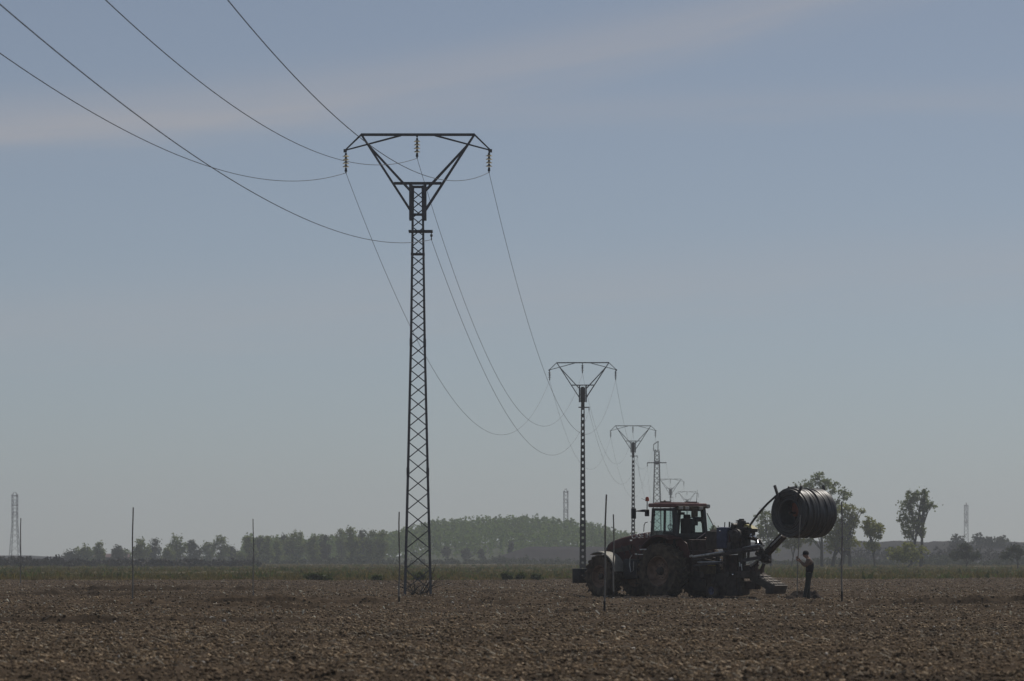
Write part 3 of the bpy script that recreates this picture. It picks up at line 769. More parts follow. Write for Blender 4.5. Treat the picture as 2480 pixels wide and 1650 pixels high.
b = MB(); pts = [(.15, 0, 19.5), (Xo(1594), 0, Z(1069)), (Xo(1583), 0, Z(1077)), (Xo(1583), 0, Z(1092)), (.1, 0, 19.5)]
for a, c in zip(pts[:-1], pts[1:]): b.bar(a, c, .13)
b.build('top_bracket', M['steel_hazed'], r)
ATT[3] = [Vector((X4 + Xo(1568), d4, za - .6)), Vector((X4 + Xo(1583), d4, Z(1092))), Vector((X4 + Xo(1613.5), d4, za)), Vector((X4, d4, za - 2.2))]
names = ['left', 'centre', 'right', 'lowest']
def wire(pts, r, label):
    o = MB().tube(pts, r, 6).build('power_cable', M['wire'], None, True)
    tag(o, label, 'power cable', 'cables of the overhead line')
CC = .00093
bs = [.1328, .1336, .1333, .1002]; CS = [CC, CC, CC, .00066]
for k in range(4):                    # span from the near pylon back over the camera's left
    a = ATT[0][k]; pts = []
    for u in lsp(0, 147, 90):
        pts.append((a.x - .0554 * u, 150 - u, a.z - bs[k] * u + CS[k] * u * u))
    wire(pts, .0105, '%s overhead cable running from the nearest pylon to the upper left' % names[k])
spn = ['between the first and second pylon', 'between the second and third pylon', 'between the third pylon and the slim angle mast', 'between the angle mast and the next faint pylon', 'between the two faintest pylons']
for s in range(5):
    for k in range(4):
        a, c = ATT[s][k], ATT[s + 1][k]; L = (c - a).length; S = (CC if k < 3 else .00076) * L * L / 4
        pts = [a.lerp(c, q) - Vector((0, 0, 4 * S * q * (1 - q))) for q in lsp(0, 1, 60)]
        wire(pts, .0095 - .0005 * s, '%s sagging cable %s' % (names[k], spn[s]))

# far transmission towers, cross-arms seen almost end-on
def far_tower(px, top_py, d, wtop, wbase, label, seed, yaw):
    hgt = H + (HY - top_py) * d / F; r = empty('transmission_tower', ((px - CX) * d / F, d, 0), yaw); tag(r, label, 'pylon', 'far transmission towers')
    b = MB(); hw = lambda z: (wbase + (wtop - wbase) * min(1, z / (hgt * .55))) / 2
    zs = [0]; 
    while zs[-1] < hgt - 1.2: zs.append(zs[-1] + max(1.6, hw(zs[-1]) * 1.7))
    zs[-1] = hgt
    for z0, z1 in zip(zs[:-1], zs[1:]):
        w, w1 = hw(z0), hw(z1)
        for sx in (-1, 1):
            for sy in (-1, 1): b.bar((sx * w, sy * w, z0), (sx * w1, sy * w1, z1), .17)
        for s in (1, -1):
            b.bar((-s * w, s * w, z0), (s * w1, s * w1, z1), .10); b.bar((s * w, s * w, z0), (-s * w1, s * w1, z1), .10)
            b.bar((s * w, -s * w, z0), (s * w1, s * w1, z1), .10)
    b.build('mast', M['steel_hazed'], r)
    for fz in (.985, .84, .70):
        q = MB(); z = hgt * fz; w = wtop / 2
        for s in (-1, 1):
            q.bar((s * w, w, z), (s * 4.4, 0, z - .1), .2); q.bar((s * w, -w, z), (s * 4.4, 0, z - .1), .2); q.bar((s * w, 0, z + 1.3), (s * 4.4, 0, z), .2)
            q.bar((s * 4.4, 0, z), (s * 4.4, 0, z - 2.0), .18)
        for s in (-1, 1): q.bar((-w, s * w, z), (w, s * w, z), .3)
        q.build('crossarm', M['steel_hazed'], r)
far_tower(36, 1198, 1480, 1.9, 3.9, 'hazy lattice transmission tower at the far left edge', 1, R(82))
far_tower(1370.5, 1189, 1560, 1.6, 2.6, 'hazy lattice tower rising out of the poplar wood', 2, R(80))
far_tower(2340, 1223, 1620, 1.5, 2.4, 'faint thin lattice mast on the right ridge', 3, R(80))

# ------------------------------------------------------------------ field poles
def field_pole(px, top_py, d, label, lean=0.0, r=.026, foot=True):
    X = (px - CX) * d / F; zt = H + (HY - top_py) * d / F; z0 = gz(X, d)
    o = empty('field_pole', (X, d, z0)); tag(o, label, 'pole', 'slender poles standing in the field')
    hh = zt - z0
    pts = [(lean * q * hh + .012 * math.sin(q * 7 + px), 0, .3 + q * (hh - .3)) for q in lsp(0, 1, 9)]
    MB().tube(pts, [r * (1.1 - .2 * q) for q in lsp(0, 1, 9)], 8).build('shaft', M['pole'], o, True)
    if foot: MB().tube([(0, 0, -.3), (0, 0, .302)], r * 1.28, 8).build('dark_foot', M['pole_dark'], o, True)
    else: MB().tube([(0, 0, -.3), (0, 0, .302)], r * 1.1, 8).build('base', M['pole'], o, True)
field_pole(1464, 1198, 104, 'tallest slender pole, nearest, in front of the tractor bonnet', .014, .024)
field_pole(1486, 1246, 138.5, 'shorter slender pole in front of the tractor front wheel', 0, .026)
field_pole(966.5, 1240, 118, 'slender grey pole just left of the tall pylon foot', .003, .022)
field_pole(321, 1229, 128, 'slender grey pole before the far tree row, left of two', .004, .023, False)
field_pole(613.5, 1257, 146, 'thin pole before the far tree row, right of two', 0, .019, False)
field_pole(49.5, 1255, 215, 'leftmost slender pole, beside the hazy transmission tower', .006, .03, False)
field_pole(2039, 1216, 124.5, 'slender pole right of the pipe reel', 0, .026)
# ------------------------------------------------------------------ tractor, seen from behind its left side
TH = R(47.0); CT, ST = math.cos(TH), math.sin(TH)
TX, TY = (1653 - CX) * 144.5 / F, 144.5
TZ = 0.0
def L(px, py, yl):
    """point on the tractor's own axes (forward, left, up) that lies at a given side offset yl"""
    k = (px - CX) / F
    xf = (TX - ST * yl - k * TY + k * CT * yl) / (CT + k * ST)
    d = TY + ST * xf - CT * yl
    return Vector((xf, yl, H + (HY - py) * d / F - TZ))
T = empty('tractor', (TX, TY, TZ), math.pi - TH)
tag(T, 'dark red farm tractor with glazed cab heading away to the left', 'tractor')

def wheel(parent, name, c, R0, W, rim_r, nl, lug, side, steer=0.0):
    w = empty(name, c); w.parent = parent; w.rotation_euler = (0, 0, steer)
    Rb = R0 - lug
    t = MB(); h = W / 2
    t.lathe([(rim_r, -h * .78), (rim_r + .04, -h * .92), (Rb * .86, -h * .99), (Rb * .96, -h * .9), (Rb, -h * .6), (Rb + .012, 0), (Rb, h * .6), (Rb * .96, h * .9), (Rb * .86, h * .99), (rim_r + .04, h * .92), (rim_r, h * .78), (rim_r - .03, h * .4), (rim_r - .03, -h * .4), (rim_r, -h * .78)], n=56)
    for k in range(nl):
        for s in (-1, 1):
            a = 2 * math.pi * (k + (.5 if s > 0 else 0)) / nl; sw = .55 / R0 * .62
            P0 = lambda aa, rr, yy: Vector((rr * math.cos(aa), yy, rr * math.sin(aa)))
            y0, y1 = s * .02 * W, s * h * 1.0; wd = .055 / R0
            a1 = a - sw * .75
            vs = []
            for (aa, yy, rb) in ((a, y0, Rb - .01), (a1, y1, Rb * .93)):
                rt_ = R0 if yy == y0 else R0 - .015
                vs += [P0(aa - wd, rb, yy), P0(aa + wd, rb, yy), P0(aa + wd * .75, rt_, yy), P0(aa - wd * .75, rt_, yy)]
            t.add(vs, [(0, 1, 2, 3), (4, 7, 6, 5), (0, 4, 5, 1), (1, 5, 6, 2), (2, 6, 7, 3), (3, 7, 4, 0)])
    t.build('tyre', M['tyre'], w, True)
    m = MB(); o = side
    m.lathe([(rim_r + .02, o * h * .80), (rim_r - .015, o * h * .84), (rim_r - .045, o * h * .62), (rim_r * .80, o * h * .22), (rim_r * .62, o * h * .12), (rim_r * .58, o * h * .30), (rim_r * .30, o * h * .34), (0.001, o * h * .34)], n=40)
    m.lathe([(rim_r + .02, -o * h * .80), (rim_r - .05, -o * h * .6), (0.001, -o * h * .1)], n=40)
    m.build('rim', M['rim'], w, True)
    q = MB(); q.lathe([(rim_r * .28, o * h * .33), (rim_r * .27, o * h * .62), (rim_r * .18, o * h * .74), (.001, o * h * .76)], n=20)
    for k in range(10):
        a = 2 * math.pi * k / 10; q.lathe([(.018, o * h * .30), (.018, o * h * .42), (.001, o * h * .42)], (rim_r * .46 * math.cos(a), 0, rim_r * .46 * math.sin(a)), n=6)
    q.build('hub', M['dark'], w, True)
    return w
wheel(T, 'rear_wheel', (0, 1.03, 1.02), 1.05, .70, .56, 22, .055, 1)
wheel(T, 'rear_wheel', (0, -1.03, 1.02), 1.05, .70, .56, 22, .055, -1)
wheel(T, 'front_wheel', (3.28, .93, .80), .83, .58, .42, 20, .05, 1, R(-4))
wheel(T, 'front_wheel', (3.28, -.93, .80), .83, .58, .42, 20, .05, -1, R(-4))

b = MB()
b.rbox((.1, 0, 1.05), (1.5, .72, .75), .06); b.rbox((1.55, 0, 1.05), (1.6, .55, .55), .05); b.rbox((2.9, 0, 1.08), (1.6, .5, .6), .05)
b.lathe([(.001, -.72), (.17, -.72), (.2, -.3), (.2, .3), (.17, .72), (.001, .72)], (0, 0, 1.02), n=20)
b.tube([(3.28, -.75, .8), (3.28, .75, .8)], .11, 12); b.rbox((3.28, 0, .86), (.5, .7, .3), .04)
b.rbox((4.0, 0, 1.0), (.6, .46, .3), .04)
b.build('chassis', M['dark'], T)
# bonnet: lofted from rounded sections
secs = [(3.84, .36, 1.42, 1.62), (3.74, .42, 1.38, 1.90), (3.60, .45, 1.36, 2.08), (3.40, .47, 1.36, 2.18), (2.9, .49, 1.36, 2.30), (2.3, .51, 1.36, 2.40), (1.6, .52, 1.36, 2.49), (.98, .52, 1.36, 2.53)]
def loft(secs, nose=True):
    b = MB(); n = 12
    for (x, w, z0, z1) in secs:
        for k in range(n + 1):
            a = math.pi * k / n; c_, s_ = math.cos(a), math.sin(a)
            yy = w * math.copysign(abs(c_) ** .38, c_); zz = z0 + .25 + (z1 - z0 - .25) * (abs(s_) ** .55)
            if k in (0, n): zz = z0
            b.v.append((x, yy, zz))
    m_ = n + 1
    for j in range(len(secs) - 1):
        for k in range(n): b.f.append((j * m_ + k, j * m_ + k + 1, (j + 1) * m_ + k + 1, (j + 1) * m_ + k))
        b.f.append((j * m_, (j + 1) * m_, (j + 1) * m_ + n, j * m_ + n))
    b.f.append(tuple(range(m_))); b.f.append(tuple(range((len(secs) - 1) * m_, len(secs) * m_))[::-1])
    return b
loft(secs[2:]).build('bonnet', M['red'], T, True)
loft(secs[:3]).build('nose_grille', M['black'], T, True)
b = MB()
for k in range(5): b.bar((1.25 + .32 * k, .535, 1.62), (1.45 + .32 * k, .535, 1.98), .02, .03)
b.build('side_vent', M['black'], T)
# dark flash sweeping along the bonnet side
MB().add([(3.45, .495, 1.80), (2.2, .535, 2.02), (2.2, .535, 1.82), (3.45, .495, 1.66), (3.45, .47, 1.80), (2.2, .5, 2.02), (2.2, .5, 1.82), (3.45, .47, 1.66)],
         [(0, 1, 2, 3), (4, 7, 6, 5), (0, 4, 5, 1), (1, 5, 6, 2), (2, 6, 7, 3), (3, 7, 4, 0)]).build('side_flash', M['dark'], T)
def lettering(txt, size, loc, parent, m, rot):
    cu_ = bpy.data.curves.new('lettering', 'FONT'); cu_.body = txt; cu_.size = size; cu_.extrude = .006; cu_.space_character = 1.1
    to = bpy.data.objects.new('lettering', cu_); COL.objects.link(to)
    dg = bpy.context.evaluated_depsgraph_get(); me = bpy.data.meshes.new_from_object(to.evaluated_get(dg))
    bpy.data.objects.remove(to); me.materials.clear(); me.materials.append(m)
    o = bpy.data.objects.new('lettering', me); COL.objects.link(o); o.parent = parent; o.location = loc; o.rotation_euler = rot
    return o
p = L(1530, 1305, .54)
lettering('CASE IH', .26, (p.x, .542, p.z), T, M['white'], (R(90), R(-3), R(180)))
MB().box((p.x + .03, .54, p.z - .06), (.12, .02, .05)).build('badge_bar', M['chrome'], T)

# cab
A0, A1, B0, C0 = Vector((.98, .74, 1.75)), Vector((.86, .72, 3.36)), .17, -.36
b = MB()
for s in (-1, 1):
    b.bar((1.0, s * .66, 1.75), (.84, s * .70, 3.38), .10, .09)
    b.bar((.17, s * .80, 1.75), (.17, s * .77, 3.38), .07, .07)
    b.bar((C0 - .06, s * .80, 2.30), (C0 + .03, s * .76, 3.38), .13, .16)
    b.bar((1.0, s * .70, 1.75), (.15, s * .80, 1.75), .10, .10); b.bar((.15, s * .80, 2.42), (C0, s * .80, 2.42), .09, .12)
    b.bar((.84, s * .73, 3.33), (C0, s * .78, 3.33), .09, .09)
b.bar((1.0, -.66, 2.5), (1.0, .66, 2.5), .08, .08); b.bar((.84, -.7, 3.33), (.84, .7, 3.33), .08, .09)
b.bar((C0 - .04, -.78, 2.36), (C0 - .04, .78, 2.36), .09, .14); b.bar((C0 + .02, -.76, 3.32), (C0 + .02, .76, 3.32), .08, .1)
b.box((.3, 0, 1.74), (1.3, 1.4, .08)); b.box((-.30, 0, 2.05), (.10, 1.5, .6))
b.box((.1, .82, 3.02), (.03, .02, .4))
b.build('cab_frame', M['black'], T)
def pane(pts, name='window_pane', parent=T, th=.012):
    pts = [Vector(p) for p in pts]; nrm = (pts[1] - pts[0]).cross(pts[2] - pts[0]).normalized() * th; n = len(pts)
    return MB().add(pts + [p + nrm for p in pts], [tuple(range(n)), tuple(range(2 * n - 1, n - 1, -1))] + [(k, (k + 1) % n, n + (k + 1) % n, n + k) for k in range(n)]).build(name, M['glass'], parent)
for s in (-1, 1):
    pane([(.95, s * .70, 1.85), (.20, s * .80, 1.85), (.20, s * .77, 3.29), (.82, s * .72, 3.29)])
    pane([(.13, s * .80, 2.48), (C0 + .05, s * .80, 2.48), (C0 + .09, s * .77, 3.29), (.13, s * .77, 3.29)])
pane([(.99, -.62, 2.55), (.99, .62, 2.55), (.85, .66, 3.28), (.85, -.66, 3.28)], 'windscreen')
# rear window swung open on its top hinge
q = [L(1712, 1243, -.80), L(1728, 1274, -.80), L(1724, 1291, -.78), L(1714, 1293, -.76)]
pane([q[0], q[1], q[2], q[3]], 'open_window_pane')
b = MB(); b.tube([q[0], q[1]], .016, 6); b.tube([q[1], q[2]], .014, 6); b.tube([q[2], q[3]], .012, 6); b.build('open_window_frame', M['black'], T)
# roof
b = MB(); b.rbox((.26, 0, 3.49), (1.46, 1.72, .15), .055); b.rbox((.30, 0, 3.575), (1.1, 1.3, .05), .02)
b.build('roof', M['roofred'], T, True)
MB().rbox((-.42, 0, 3.39), (.16, 1.5, .14), .03).build('rear_fascia', M['ochre'], T)
for yy in (.62, .30, -.45):
    o = MB().rbox((-.52, yy, 3.38), (.07, .2, .12), .02).build('work_lamp', M['lamp'], T)
b = MB(); b.lathe([(.001, -.09), (.075, -.09), (.085, 0), (.075, .06), (.001, .06)], (-.46, -.86, 3.45), 'x', 14); b.build('marker_lamp', M['lamp'], T)
b = MB(); b.rbox((.55, .35, 3.62), (.25, .35, .05), .015); b.rbox((-.15, -.3, 3.61), (.18, .5, .04), .012); b.lathe([(.06, 3.59), (.05, 3.66), (.001, 3.69)], (.45, .5, 0), 'z', 12); b.build('roof_hatch', M['dark'], T)
b = MB(); b.lathe([(.001, 3.60), (.05, 3.6), (.05, 3.64), (.03, 3.66), (.001, 3.67)], (.6, .45, 0), 'z', 10); b.build('navigation_antenna', M['white'], T, True)
p = L(1687, 1217, -.35); MB().tube([p, p + Vector((-.04, .0, .48))], [.012, .004], 5).build('whip_antenna', M['black'], T)
# beacon on its stalk, mirror on its arm
p = L(1567, 1236, .80); t = L(1567.5, 1214, .80)
bst = MB(); bst.tube([p, t], .018, 6); bst.rbox(p - Vector((0, 0, .10)), (.12, .14, .26), .02); bst.build('beacon_stalk', M['black'], T)
b = MB(); b.lathe([(.001, 0), (.07, 0), (.075, .02), (.07, .11), (.045, .155), (.001, .165)], t, 'z', 14); b.build('beacon', M['beacon'], T, True)
p0, p1 = L(1566, 1237, .86), L(1540, 1238, 1.38)
b = MB(); b.tube([p0, p0.lerp(p1, .3), p1], [.045, .05, .022], 8); b.build('mirror_arm', M['black'], T, True)
c = L(1534.5, 1244, 1.44); b = MB(); b.rbox(c, (.07, .22, .40), .03); o = b.build('mirror', M['black'], T, True)
p0 = L(1546, 1233, 1.3); b = MB(); b.tube([L(1563, 1212, .8), L(1553, 1207, 1.0)], .006, 5); b.build('wire_aerial', M['black'], T)
c = L(1584, 1247, .72); b = MB(); b.lathe([(.001, -.02), (.05, -.02), (.06, .02), (.001, .03)], c, 'x', 12); b.build('inner_mirror', M['black'], T, True)
b = MB(); hpts = [L(1559, 1288, .82), L(1560, 1272, .82), L(1563, 1266, .82), L(1568, 1265, .82)]; b.tube(hpts, .016, 6)
b.tube([L(1577, 1279, .78), L(1580, 1274, .78), L(1579, 1266, .78), L(1575, 1264, .78)], .014, 6); b.build('grab_rail', M['black'], T)
# inside the cab
b = MB(); b.rbox((-.02, .05, 2.25), (.55, .55, .16), .05); b.rbox((-.26, .05, 2.62), (.16, .54, .75), .06); b.rbox((-.28, .05, 3.05), (.12, .3, .18), .04); b.rbox((-.02, -.30, 2.5), (.45, .12, .12), .03)
b.rbox((0, .05, 2.0), (.4, .4, .4), .03); b.build('seat', M['seat'], T, True)
b = MB(); cc = Vector((.52, 0, 2.60)); ax = Vector((-.75, 0, .66)).normalized(); e1 = Vector((0, 1, 0)); e2 = ax.cross(e1)
b.tube([cc + .21 * (math.cos(a) * e1 + math.sin(a) * e2) for a in lsp(0, 2 * math.pi, 22)], .018, 6); b.tube([cc, cc - ax * .4 + Vector((.05, 0, -.2))], .04, 8)
for a in (0, 2.1, 4.2): b.tube([cc, cc + .21 * (math.cos(a) * e1 + math.sin(a) * e2)], .015, 5)
b.build('steering_wheel', M['black'], T, True)
b = MB(); b.rbox((.78, 0, 2.3), (.3, .5, .42), .05); b.build('dashboard', M['black'], T, True)
b = MB(); b.rbox(L(1680, 1266, -.3), (.08, .40, .22), .02); b.rbox(L(1692, 1258, -.5), (.08, .34, .18), .02); b.tube([L(1668, 1253, -.3), L(1704, 1254, -.6)], .02, 6); b.tube([L(1680, 1258, -.3), L(1680, 1253, -.3)], .03, 6)
b.rbox(L(1701, 1262, -.62), (.06, .12, .14), .02); b.build('control_monitor', M['black'], T)
MB().rbox(L(1682, 1241, -.1), (.04, .34, .34), .03).build('sun_visor', M['ochre'], T)
MB().rbox(L(1651, 1244, .5), (.3, .03, .10), .01).build('radio_panel', M['black'], T)
# fenders
def arc_fender(cx, cz, r, y0, y1, a0, a1, th=.03, lip=.07, drop=0.0):
    b = MB(); n = 18
    for k in range(n + 1):
        a = R(a0 + (a1 - a0) * k / n); c_, s_ = math.cos(a), math.sin(a)
        for (rr, yy) in ((r, y0), (r + .02, (y0 + y1) / 2), (r, y1), (r - lip, y1 + .015 * (1 if y1 > y0 else -1)), (r - lip, y1), (r - th, y1 - .02 * (1 if y1 > y0 else -1)), (r - th, y0)):
            b.v.append((cx + rr * c_, yy, cz + rr * s_))
    for k in range(n):
        for j in range(7): b.f.append((k * 7 + j, k * 7 + (j + 1) % 7, (k + 1) * 7 + (j + 1) % 7, (k + 1) * 7 + j))
    b.f.append(tuple(range(7))); b.f.append(tuple(range(n * 7, n * 7 + 7))[::-1])
    return b
for s in (1, -1):
    o = arc_fender(-.05, 1.10, 1.27, s * .66, s * 1.34, 38, 116).build('rear_fender', M['red'], T, True)
    b = MB(); b.add([(.75, s * .66, 1.8), (-.1, s * .66, 1.6), (-1.1, s * .66, 1.5), (-.9, s * .66, 2.05), (-.3, s * .66, 2.4), (.3, s * .66, 2.35), (.75, s * .70, 1.8), (-.1, s * .70, 1.6), (-1.1, s * .70, 1.5), (-.9, s * .70, 2.05), (-.3, s * .70, 2.4), (.3, s * .70, 2.35)],
                    [(0, 1, 2, 3, 4, 5), (11, 10, 9, 8, 7, 6)] + [(k, (k + 1) % 6, 6 + (k + 1) % 6, 6 + k) for k in range(6)])
    b.build('fender_panel', M['red'], T)
    arc_fender(3.28, .80, .95, s * .66, s * 1.24, 168, 62, .02, .04).build('front_fender', M['fender'], T, True)
    b = MB(); b.tube([(3.1, s * .5, 1.15), (3.0, s * .72, 1.45), (3.05, s * .9, 1.7)], .035, 6); b.build('fender_bracket', M['dark'], T)
# rear plate with sunlight painted into its pale pink, and pale hoses
b = MB(); b.rbox(L(1727, 1297, -1.1), (.04, .30, .24), .03); b.build('number_plate', M['pale'], T, label='rear plate on the far fender, sunlight in its pale pink colour')
b = MB(); b.tube([L(1722, 1300, -1.0), L(1725, 1308, -.9), L(1730, 1314, -.9), L(1733, 1317, -.9)], .02, 6); b.tube([L(1683, 1309, -.3), L(1700, 1297, -.5), L(1708, 1291, -.6)], .018, 6); b.build('hydraulic_hose', M['pale'], T, True)
# fuel tank with steps between the wheels
b = MB(); b.rbox((1.72, .72, 1.10), (1.05, .48, .75), .09); b.build('fuel_tank', M['black'], T, True)
b = MB()
for zz in (.55, .85, 1.15, 1.45): b.box((1.25, 1.02, zz), (.34, .22, .03))
for xx in (1.08, 1.42): b.bar((xx, 1.03, .5), (xx, .95, 1.75), .03, .05)
b.build('access_steps', M['dark'], T)
b = MB(); pts = [L(1531, 1344, .98), L(1526, 1352, 1.0), L(1525, 1370, 1.0), L(1528, 1386, 1.0), L(1534, 1382, .98), L(1535, 1360, .98)]
b.tube(pts, .014, 6); b.build('brake_hose', M['silver'], T, True)
b = MB(); b.box(L(1553, 1343, .95), (.5, .05, .03)); b.box(L(1541, 1342, .95), (.12, .04, .05)); b.rbox(L(1558, 1331, .62), (.35, .05, .05), .01); b.build('tank_trim', M['silver'], T)
# front hitch and weight block
b = MB()
for s in (-1, 1): b.bar((3.9, s * .30, .95), (5.0, s * .36, .78), .10, .14); b.bar((4.1, s * .25, 1.30), (4.6, s * .32, .95), .08, .08); b.tube([(4.2, s * .30, 1.25), (4.62, s * .33, .92)], .04, 8)
b.bar((4.0, 0, 1.25), (5.0, 0, 1.05), .07, .07); b.tube([(5.0, -.45, .8), (5.0, .45, .8)], .05, 8)
b.build('front_hitch', M['oily'], T)
b = MB()
for k in range(10): b.rbox((5.26, -.45 + .1 * k, .82), (.42, .092, .56), .02)
b.build('weight_block', M['black'], T, True)
b = MB()
for (a, c_) in (((4.25, .35, 1.35), (4.1, .5, 1.5)), ((4.15, .45, 1.18), (4.3, .55, 1.32)), ((4.05, .6, 1.48), (3.9, .62, 1.52)), ((4.35, .2, 1.42), (4.2, .4, 1.38))): b.tube([a, c_], .03, 6)
b.build('hitch_pins', M['silver'], T)
b = MB()
for k in range(9):
    p = L(1446 + 4 * k + rnd.uniform(-1, 1), 1350 - (k % 3) * 1.3, .9 + rnd.uniform(-.2, .2)); b.rbox(p, (.09, .12, .06), .02, Matrix.Rotation(k, 3, 'Z'))
b.build('wheel_mud', M['plank'], T, True)
# rear linkage and body behind the cab
b = MB(); b.rbox((-.75, 0, 1.35), (.55, 1.1, .9), .06); b.rbox((-.72, -.1, 1.95), (.5, 1.15, .5), .06); b.build('rear_housing', M['browniron'], T, True)
b = MB()
for s in (-1, 1):
    b.bar((-.5, s * .42, .75), (-1.75, s * .48, .62), .08, .12); b.bar((-.6, s * .42, 1.6), (-1.35, s * .46, 1.45), .07, .09); b.tube([(-1.3, s * .46, 1.45), (-1.45, s * .47, .68)], .04, 8)
b.tube([(-.8, 0, 1.5), (-1.75, 0, 1.35)], .045, 8); b.build('rear_linkage', M['dark'], T)

# ------------------------------------------------------------------ trencher mounted behind
I = empty('pipe_laying_trencher', (TX, TY, TZ), math.pi - TH)
tag(I, 'muddy pipe laying trencher hitched behind the red tractor', 'trencher')
def bars(name, lst, m, parent=I, label=None):
    b = MB()
    for (a, c_, w, h) in lst: b.bar(a, c_, w, h)
    return b.build(name, m, parent, label=label)
bars('main_frame', [(L(1672, 1392, .35), L(1836, 1392, .35), .20, .24), (L(1672, 1392, -.35), L(1846, 1386, -.35), .20, .24), (L(1700, 1425, .3), L(1800, 1428, .3), .18, .22),
                    (L(1700, 1392, -.4), L(1700, 1392, .75), .16, .2), (L(1760, 1392, -.4), L(1760, 1392, .75), .16, .2), (L(1812, 1390, -.4), L(1812, 1390, .6), .14, .2)], M['dark'])
bars('mast_post', [(L(1758, 1440, .45), L(1758, 1320, .45), .16, .16), (L(1793, 1440, .3), L(1793, 1318, .3), .12, .14), (L(1801, 1400, .1), L(1803, 1322, .1), .10, .10), (L(1738, 1440, .4), L(1738, 1345, .4), .12, .12), (L(1812, 1354, -.1), L(1813, 1336, -.1), .07, .07)], M['dark'])
MB().tube([L(1678, 1349, .95), L(1753, 1337, .95)], .045, 10).build('upper_rail', M['silver'], I, True)
MB().tube([L(1671, 1348, .95), L(1676, 1346, .95)], .04, 8).build('rail_end', M['silver'], I, True)
b = MB(); b.bar(L(1753, 1338, .9), L(1838, 1323, .5), .07, .10); b.bar(L(1678, 1354, .9), L(1838, 1331, .45), .08, .09); b.build('rail_beam', M['rusty_steel'], I)
b = MB(); b.tube([L(1799, 1328, .55), L(1834, 1320, .5)], .035, 8); b.tube([L(1800, 1334, .5), L(1838, 1328, .5)], .025, 8); b.build('rear_rail', M['silver'], I, True)
b = MB(); b.tube([L(1690, 1362, .9), L(1746, 1361, .9)], .026, 8); b.build('lower_rail', M['silver'], I, True)
for a_, c_, w_, h_ in ((L(1680, 1370, .9), L(1752, 1362, .9), .06, .07), (L(1798, 1358, .5), L(1842, 1350, .4), .07, .12)): MB().bar(a_, c_, w_, h_).build('lower_beam', M['rusty_steel'], I)
b = MB(); b.rbox(L(1715, 1379, .6), (.75, .1, .36), .03); b.build('side_box', M['ochre'], I, True)
MB().box(L(1723, 1369.5, .68), (.34, .06, .03)).build('yellow_edge', M['yellow'], I)
MB().rbox(L(1757, 1303, .35), (.55, .45, .80), .08).build('oil_tank', M['blue'], I, True)
b = MB(); b.rbox(L(1742, 1308, .0), (.55, .9, .68), .07); b.rbox(L(1742, 1286, .1), (.5, .5, .1), .03); b.rbox(L(1729, 1296, -.3), (.3, .5, .3), .05); b.build('battery_box', M['dark'], I, True)
b = MB(); b.rbox(L(1787, 1310, .25), (.62, .55, .78), .08); b.rbox(L(1800, 1318, .2), (.35, .5, .6), .06)
b.lathe([(.001, -.1), (.26, -.1), (.27, 0), (.2, .05), (.001, .06)], L(1780, 1298, .58), 'y', 24); b.build('engine_housing', M['oily'], I, True)
b = MB(); cc = L(1780, 1296, .66); b.tube([cc + Vector((.16 * math.cos(a), 0, .16 * math.sin(a))) for a in lsp(.2, 2.6, 12)], .018, 6); b.build('guard_ring', M['rusty_steel'], I)
b = MB(); b.tube([L(1766, 1314, .6), L(1768, 1298, .6), L(1772, 1289, .6), L(1778, 1284, .6)], .03, 6); b.build('red_hose', M['red'], I, True)
MB().rbox(L(1767, 1324, .62), (.20, .12, .28), .03).build('filter', M['fender'].copy() if False else M['rusty_steel'], I, True)
for px, y0, y1, w in ((1755.5, 1283, 1265, .018), (1767, 1283, 1264, .03), (1772.5, 1282, 1266, .026)):
    b = MB(); b.tube([L(px - 1, y0, .25), L(px, y1, .25)], w, 6); b.rbox(L(px, y0 - 2, .25), (.08, .08, .08), .02); b.build('control_lever', M['black'], I, True)
b = MB(); b.lathe([(.001, -.16), (.10, -.16), (.12, -.08), (.12, .08), (.10, .16), (.001, .16)], L(1781, 1275, .2), 'y', 18); b.rbox(L(1796, 1272, .15), (.26, .25, .34), .05)
b.rbox(L(1796, 1262, .15), (.14, .16, .16), .02); b.tube([L(1800, 1261, .15), L(1790, 1260.5, .2), L(1782, 1262, .3)], .02, 6); b.rbox(L(1800, 1281, .15), (.5, .3, .14), .04)
b.tube([L(1783, 1272, .2), L(1783, 1264, .2)], .015, 5); b.build('feed_motor', M['oily'], I, True)
b = MB(); b.rbox(L(1812, 1292, .05), (.42, .36, .26), .04); b.rbox(L(1820, 1284, .0), (.30, .34, .16), .03); b.rbox(L(1808, 1274, .0), (.12, .2, .26), .03); b.build('pipe_feeder', M['oily'], I, True)
b = MB(); f0 = L(1815, 1275, 0); b.add([f0 + Vector((.16, -.16, -.04)), f0 + Vector((.16, .16, -.04)), f0 + Vector((-.30, .16, -.09)), f0 + Vector((-.30, -.16, -.09)), f0 + Vector((.14, -.12, .10)), f0 + Vector((.14, .12, .10)), f0 + Vector((-.10, .12, .02)), f0 + Vector((-.10, -.12, .02))],
                                          [(0, 1, 2, 3), (4, 7, 6, 5), (0, 4, 5, 1), (1, 5, 6, 2), (2, 6, 7, 3), (3, 7, 4, 0)]); b.build('pipe_guide', M['yellow'], I)
